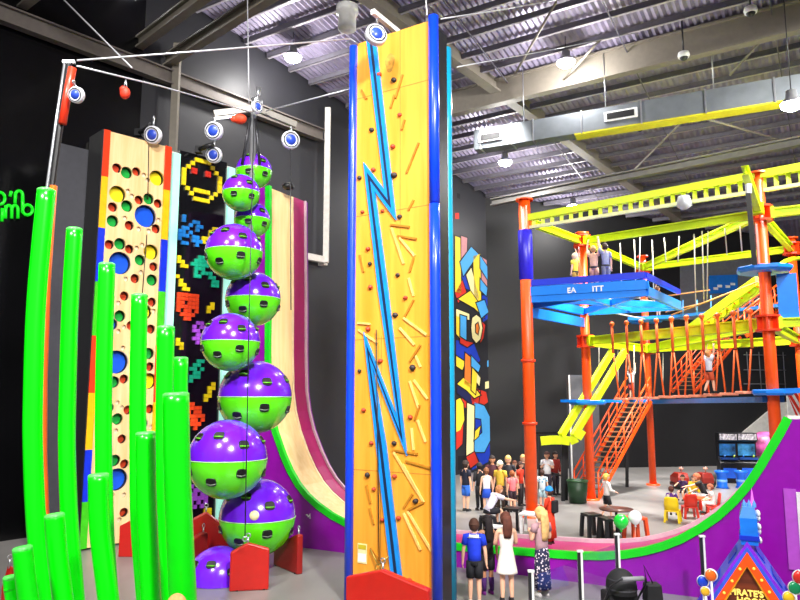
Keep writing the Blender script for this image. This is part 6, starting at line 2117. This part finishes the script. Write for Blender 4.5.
# ================================================================== pirate booth
b = gnd(747, 640)
Yb = 11.3
BPx = lambda px, py, o=0.0: onp(px, py, (at(747, 560, Yb).x, Yb), (0.97, -0.24))
PB = Plane((at(747, 560, Yb).x, Yb), (0.9, -0.43))
pb = thing('pirate_booth', 'gabled kids game booth with orange lit arch and blue chest on top', 'game booth', PB.pt(0, 0, -0.4))
def ptz(px, py):
    return PB.tz(px, py)
def gable(name, apex, hw_px, ybase, o0, o1, m, w_px):
    """an inverted V band: apex picture point, half width and base y in the picture."""
    (ta, za) = ptz(*apex)
    (tl_, zl_) = ptz(apex[0] - hw_px, ybase); (tr_, zr_) = ptz(apex[0] + hw_px, ybase)
    (ti, zi) = ptz(apex[0], apex[1] + w_px * 1.45)
    (tli, zli) = ptz(apex[0] - hw_px + w_px, ybase); (tri, zri) = ptz(apex[0] + hw_px - w_px, ybase)
    mb = MB()
    for q in (((ta, za), (tl_, zl_), (tli, zli), (ti, zi)), ((ta, za), (ti, zi), (tri, zri), (tr_, zr_))):
        mb.hexa([PB.pt(t_, z_, o0) for t_, z_ in q], [PB.pt(t_, z_, o1) for t_, z_ in q])
    return mb.build(name, m, pb)
m_vio = mat('violet_booth_paint', '#8a2ae0', 0.35)
m_bblue = mat('cornflower_booth_paint', '#3a62e8', 0.35)
m_byel = mat('amber_booth_band', '#f4b41c', 0.4)
m_bor = mat('orange_lit_tube', '#f4480e', 0.4, emit=0.5)
m_brick = mat('brown_plank_front', '#6a2a14', 0.5, var=0.4, scale=3, stretch=(0.4, 0.4, 6))
gable('roof_band', (747, 541), 62, 630, -0.05, 0.06, m_vio, 5)
gable('blue_band', (747, 546), 59, 630, 0.0, 0.075, m_bblue, 9)
gable('orange_arch', (747, 551), 53, 630, 0.0, 0.10, m_bor, 9)
gable('amber_band', (747, 560), 44, 630, 0.0, 0.08, m_byel, 4)
(ta, za), (tl_, zl_), (tr_, zr_) = ptz(747, 563), ptz(705, 632), ptz(789, 632)
mb = MB().hexa([PB.pt(*q, -0.02) for q in ((ta, za), (tl_, zl_), (tr_, zr_))], [PB.pt(*q, 0.03) for q in ((ta, za), (tl_, zl_), (tr_, zr_))])
mb.build('front_board', m_brick, pb)
# body below and roof slopes behind
(tL, zL), (tR, zR) = ptz(688, 626), ptz(806, 626)
mb = MB(); pbox(mb, PB, tL + 0.15, tR - 0.15, 0.0, min(zL, zR), -1.0, 0.0); mb.build('body', m_vio, pb)
(tA, zA) = ptz(747, 541)
for sgn, tt, zz, nm in ((-1, tL, zL, 'roof_slope'), (1, tR, zR, 'roof_slope')):
    q = [(tA, zA), (tt, zz), (tt, zz - 0.08), (tA, zA - 0.08)]
    mb = MB().hexa([PB.pt(t_, z_, -0.05) for t_, z_ in q], [PB.pt(t_, z_, -1.1) for t_, z_ in q])
    rs_ = mb.build(nm, m_bblue, pb)
    for u in (0.25, 0.55, 0.8):
        t_ = tA + (tt - tA) * u; z_ = zA + (zz - zA) * u
        dd_ = Vector((tt - tA, zz - zA)).normalized() * 0.11
        q2 = [(t_ - dd_.x, z_ - dd_.y + 0.01), (t_ + dd_.x, z_ + dd_.y + 0.01), (t_ + dd_.x, z_ + dd_.y + 0.03), (t_ - dd_.x, z_ - dd_.y + 0.03)]
        MB().hexa([PB.pt(a_, b_, -0.25) for a_, b_ in q2], [PB.pt(a_, b_, -0.9) for a_, b_ in q2]).build('roof_tile', M_DEEPBLUE, rs_)
# name boards
xd = Vector((PB.d.x, PB.d.y, 0)); 
m_let = mat('gold_lit_letters', '#f8dc6a', 0.4, emit=0.6)
for body, px, py, sz in (("PIRATE'S", 746.5, 595, 0.125), ('HOOK', 751, 603.5, 0.13)):
    t_, z_ = ptz(px, py)
    text_mesh('name_letters', body, sz, 0.01, m_let, frame_matrix(PB.pt(t_, z_, 0.05), xd), parent=pb, bold=0.004)
t_, z_ = ptz(733, 603)
MB().ball(PB.pt(t_, z_, 0.08), 0.055, 12, sq=(1, 0.6, 1)).build('skull', M_WHITE, pb)
# added glowing beads along the orange arch, which has no bulbs
for sgn in (-1, 1):
    for u in (0.15, 0.32, 0.49, 0.66, 0.83):
        t0_, z0_ = ptz(747, 557); t1_, z1_ = ptz(747 + sgn * 46, 626)
        MB().ball(PB.pt(t0_ + (t1_ - t0_) * u, z0_ + (z1_ - z0_) * u, 0.11), 0.022, 10).build('arch_glow_bead', mat('added_bead_glow', '#ffb040', 0.4, emit=1.2), pb)
# blue chest turret on top
(t0_, z0_), (t1_, z1_) = ptz(741, 543), ptz(757, 519)
mb = MB(); pbox(mb, PB, t0_, t1_, z0_ - 0.02, z1_, -0.55, 0.02); ch = mb.build('turret', mat('azure_turret', '#1a78e8', 0.35), pb)
mb = MB(); pbox(mb, PB, t0_ - 0.02, t1_ + 0.02, z0_ + 0.05, z0_ + 0.12, -0.57, 0.04); mb.build('turret_band', M_DEEPBLUE, ch)
mb = MB()
zc = z1_
q = [(t0_, zc), (t1_, zc), (t1_ - 0.03, zc + 0.17), (t0_ + 0.05, zc + 0.17)]
mb.hexa([PB.pt(a_, b_, -0.5) for a_, b_ in q], [PB.pt(a_, b_, 0.0) for a_, b_ in q])
mb.build('turret_roof', mat('light_azure_roof', '#5a9cf0', 0.35), ch)
for i in range(5):
    tt = t1_ + 0.015
    p0_ = PB.pt(tt, z0_ + 0.05 + i * 0.1, -0.1 - (i % 2) * 0.2)
    MB().ball(p0_, 0.06, 8, sq=(0.5, 1.2, 1)).build('turret_ornament', M_WHITE, ch)
for i in range(3):
    MB().lathe([(0.03, 0), (0.03, 0.05), (0.0, 0.12)], PB.pt(t0_ + 0.08 + i * 0.07, z1_ + 0.16, -0.1), 8).build('turret_peak', mat('light_azure_roof', '#5a9cf0', 0.35), ch)
MB().lathe([(0.05, 0), (0.025, 0.1), (0.012, 0.22), (0.0, 0.3)], PB.pt(t0_ + 0.2, z1_ + 0.14, -0.3), 10).build('spire', mat('pink_lit_spire', '#e86ae0', 0.4, emit=0.3), ch)
# lollipops
for i, (px, py, rp, c1, lab) in enumerate(((703.5, 579, 5.5, '#1a46d8', 0), (711.5, 572.5, 5.8, '#f06a1c', 0), (706, 588, 4.5, '#f0b428', 0), (799, 574, 6.5, '#d83024', 0), (794, 584, 6, '#12905a', 0), (788, 593, 5.5, '#f0c428', 0))):
    t_, z_ = ptz(px, py)
    r = rp * Yb / FPX
    c = PB.pt(t_, z_, 0.16 + 0.02 * i)
    lo_ = MB().ball(c, r, 18, sq=(1, 0.45, 1)).build('lollipop', mat('candy_' + c1[1:], c1, 0.25, coat=0.4), pb)
    ax = Vector((PB.n.x, PB.n.y, 0))
    MB().lathe([(r * 0.85, r * 0.22), (r * 1.04, r * 0.1), (r * 1.04, -r * 0.1), (r * 0.9, -r * 0.2)], c, 20, axis=ax).build('candy_rim', M_WHITE, lo_)
    MB().tube([c - Vector((0, 0, r)), Vector((c.x, c.y, min(zL, zR) - 0.3))], 0.018, 6).build('candy_stick', M_WHITE, lo_)
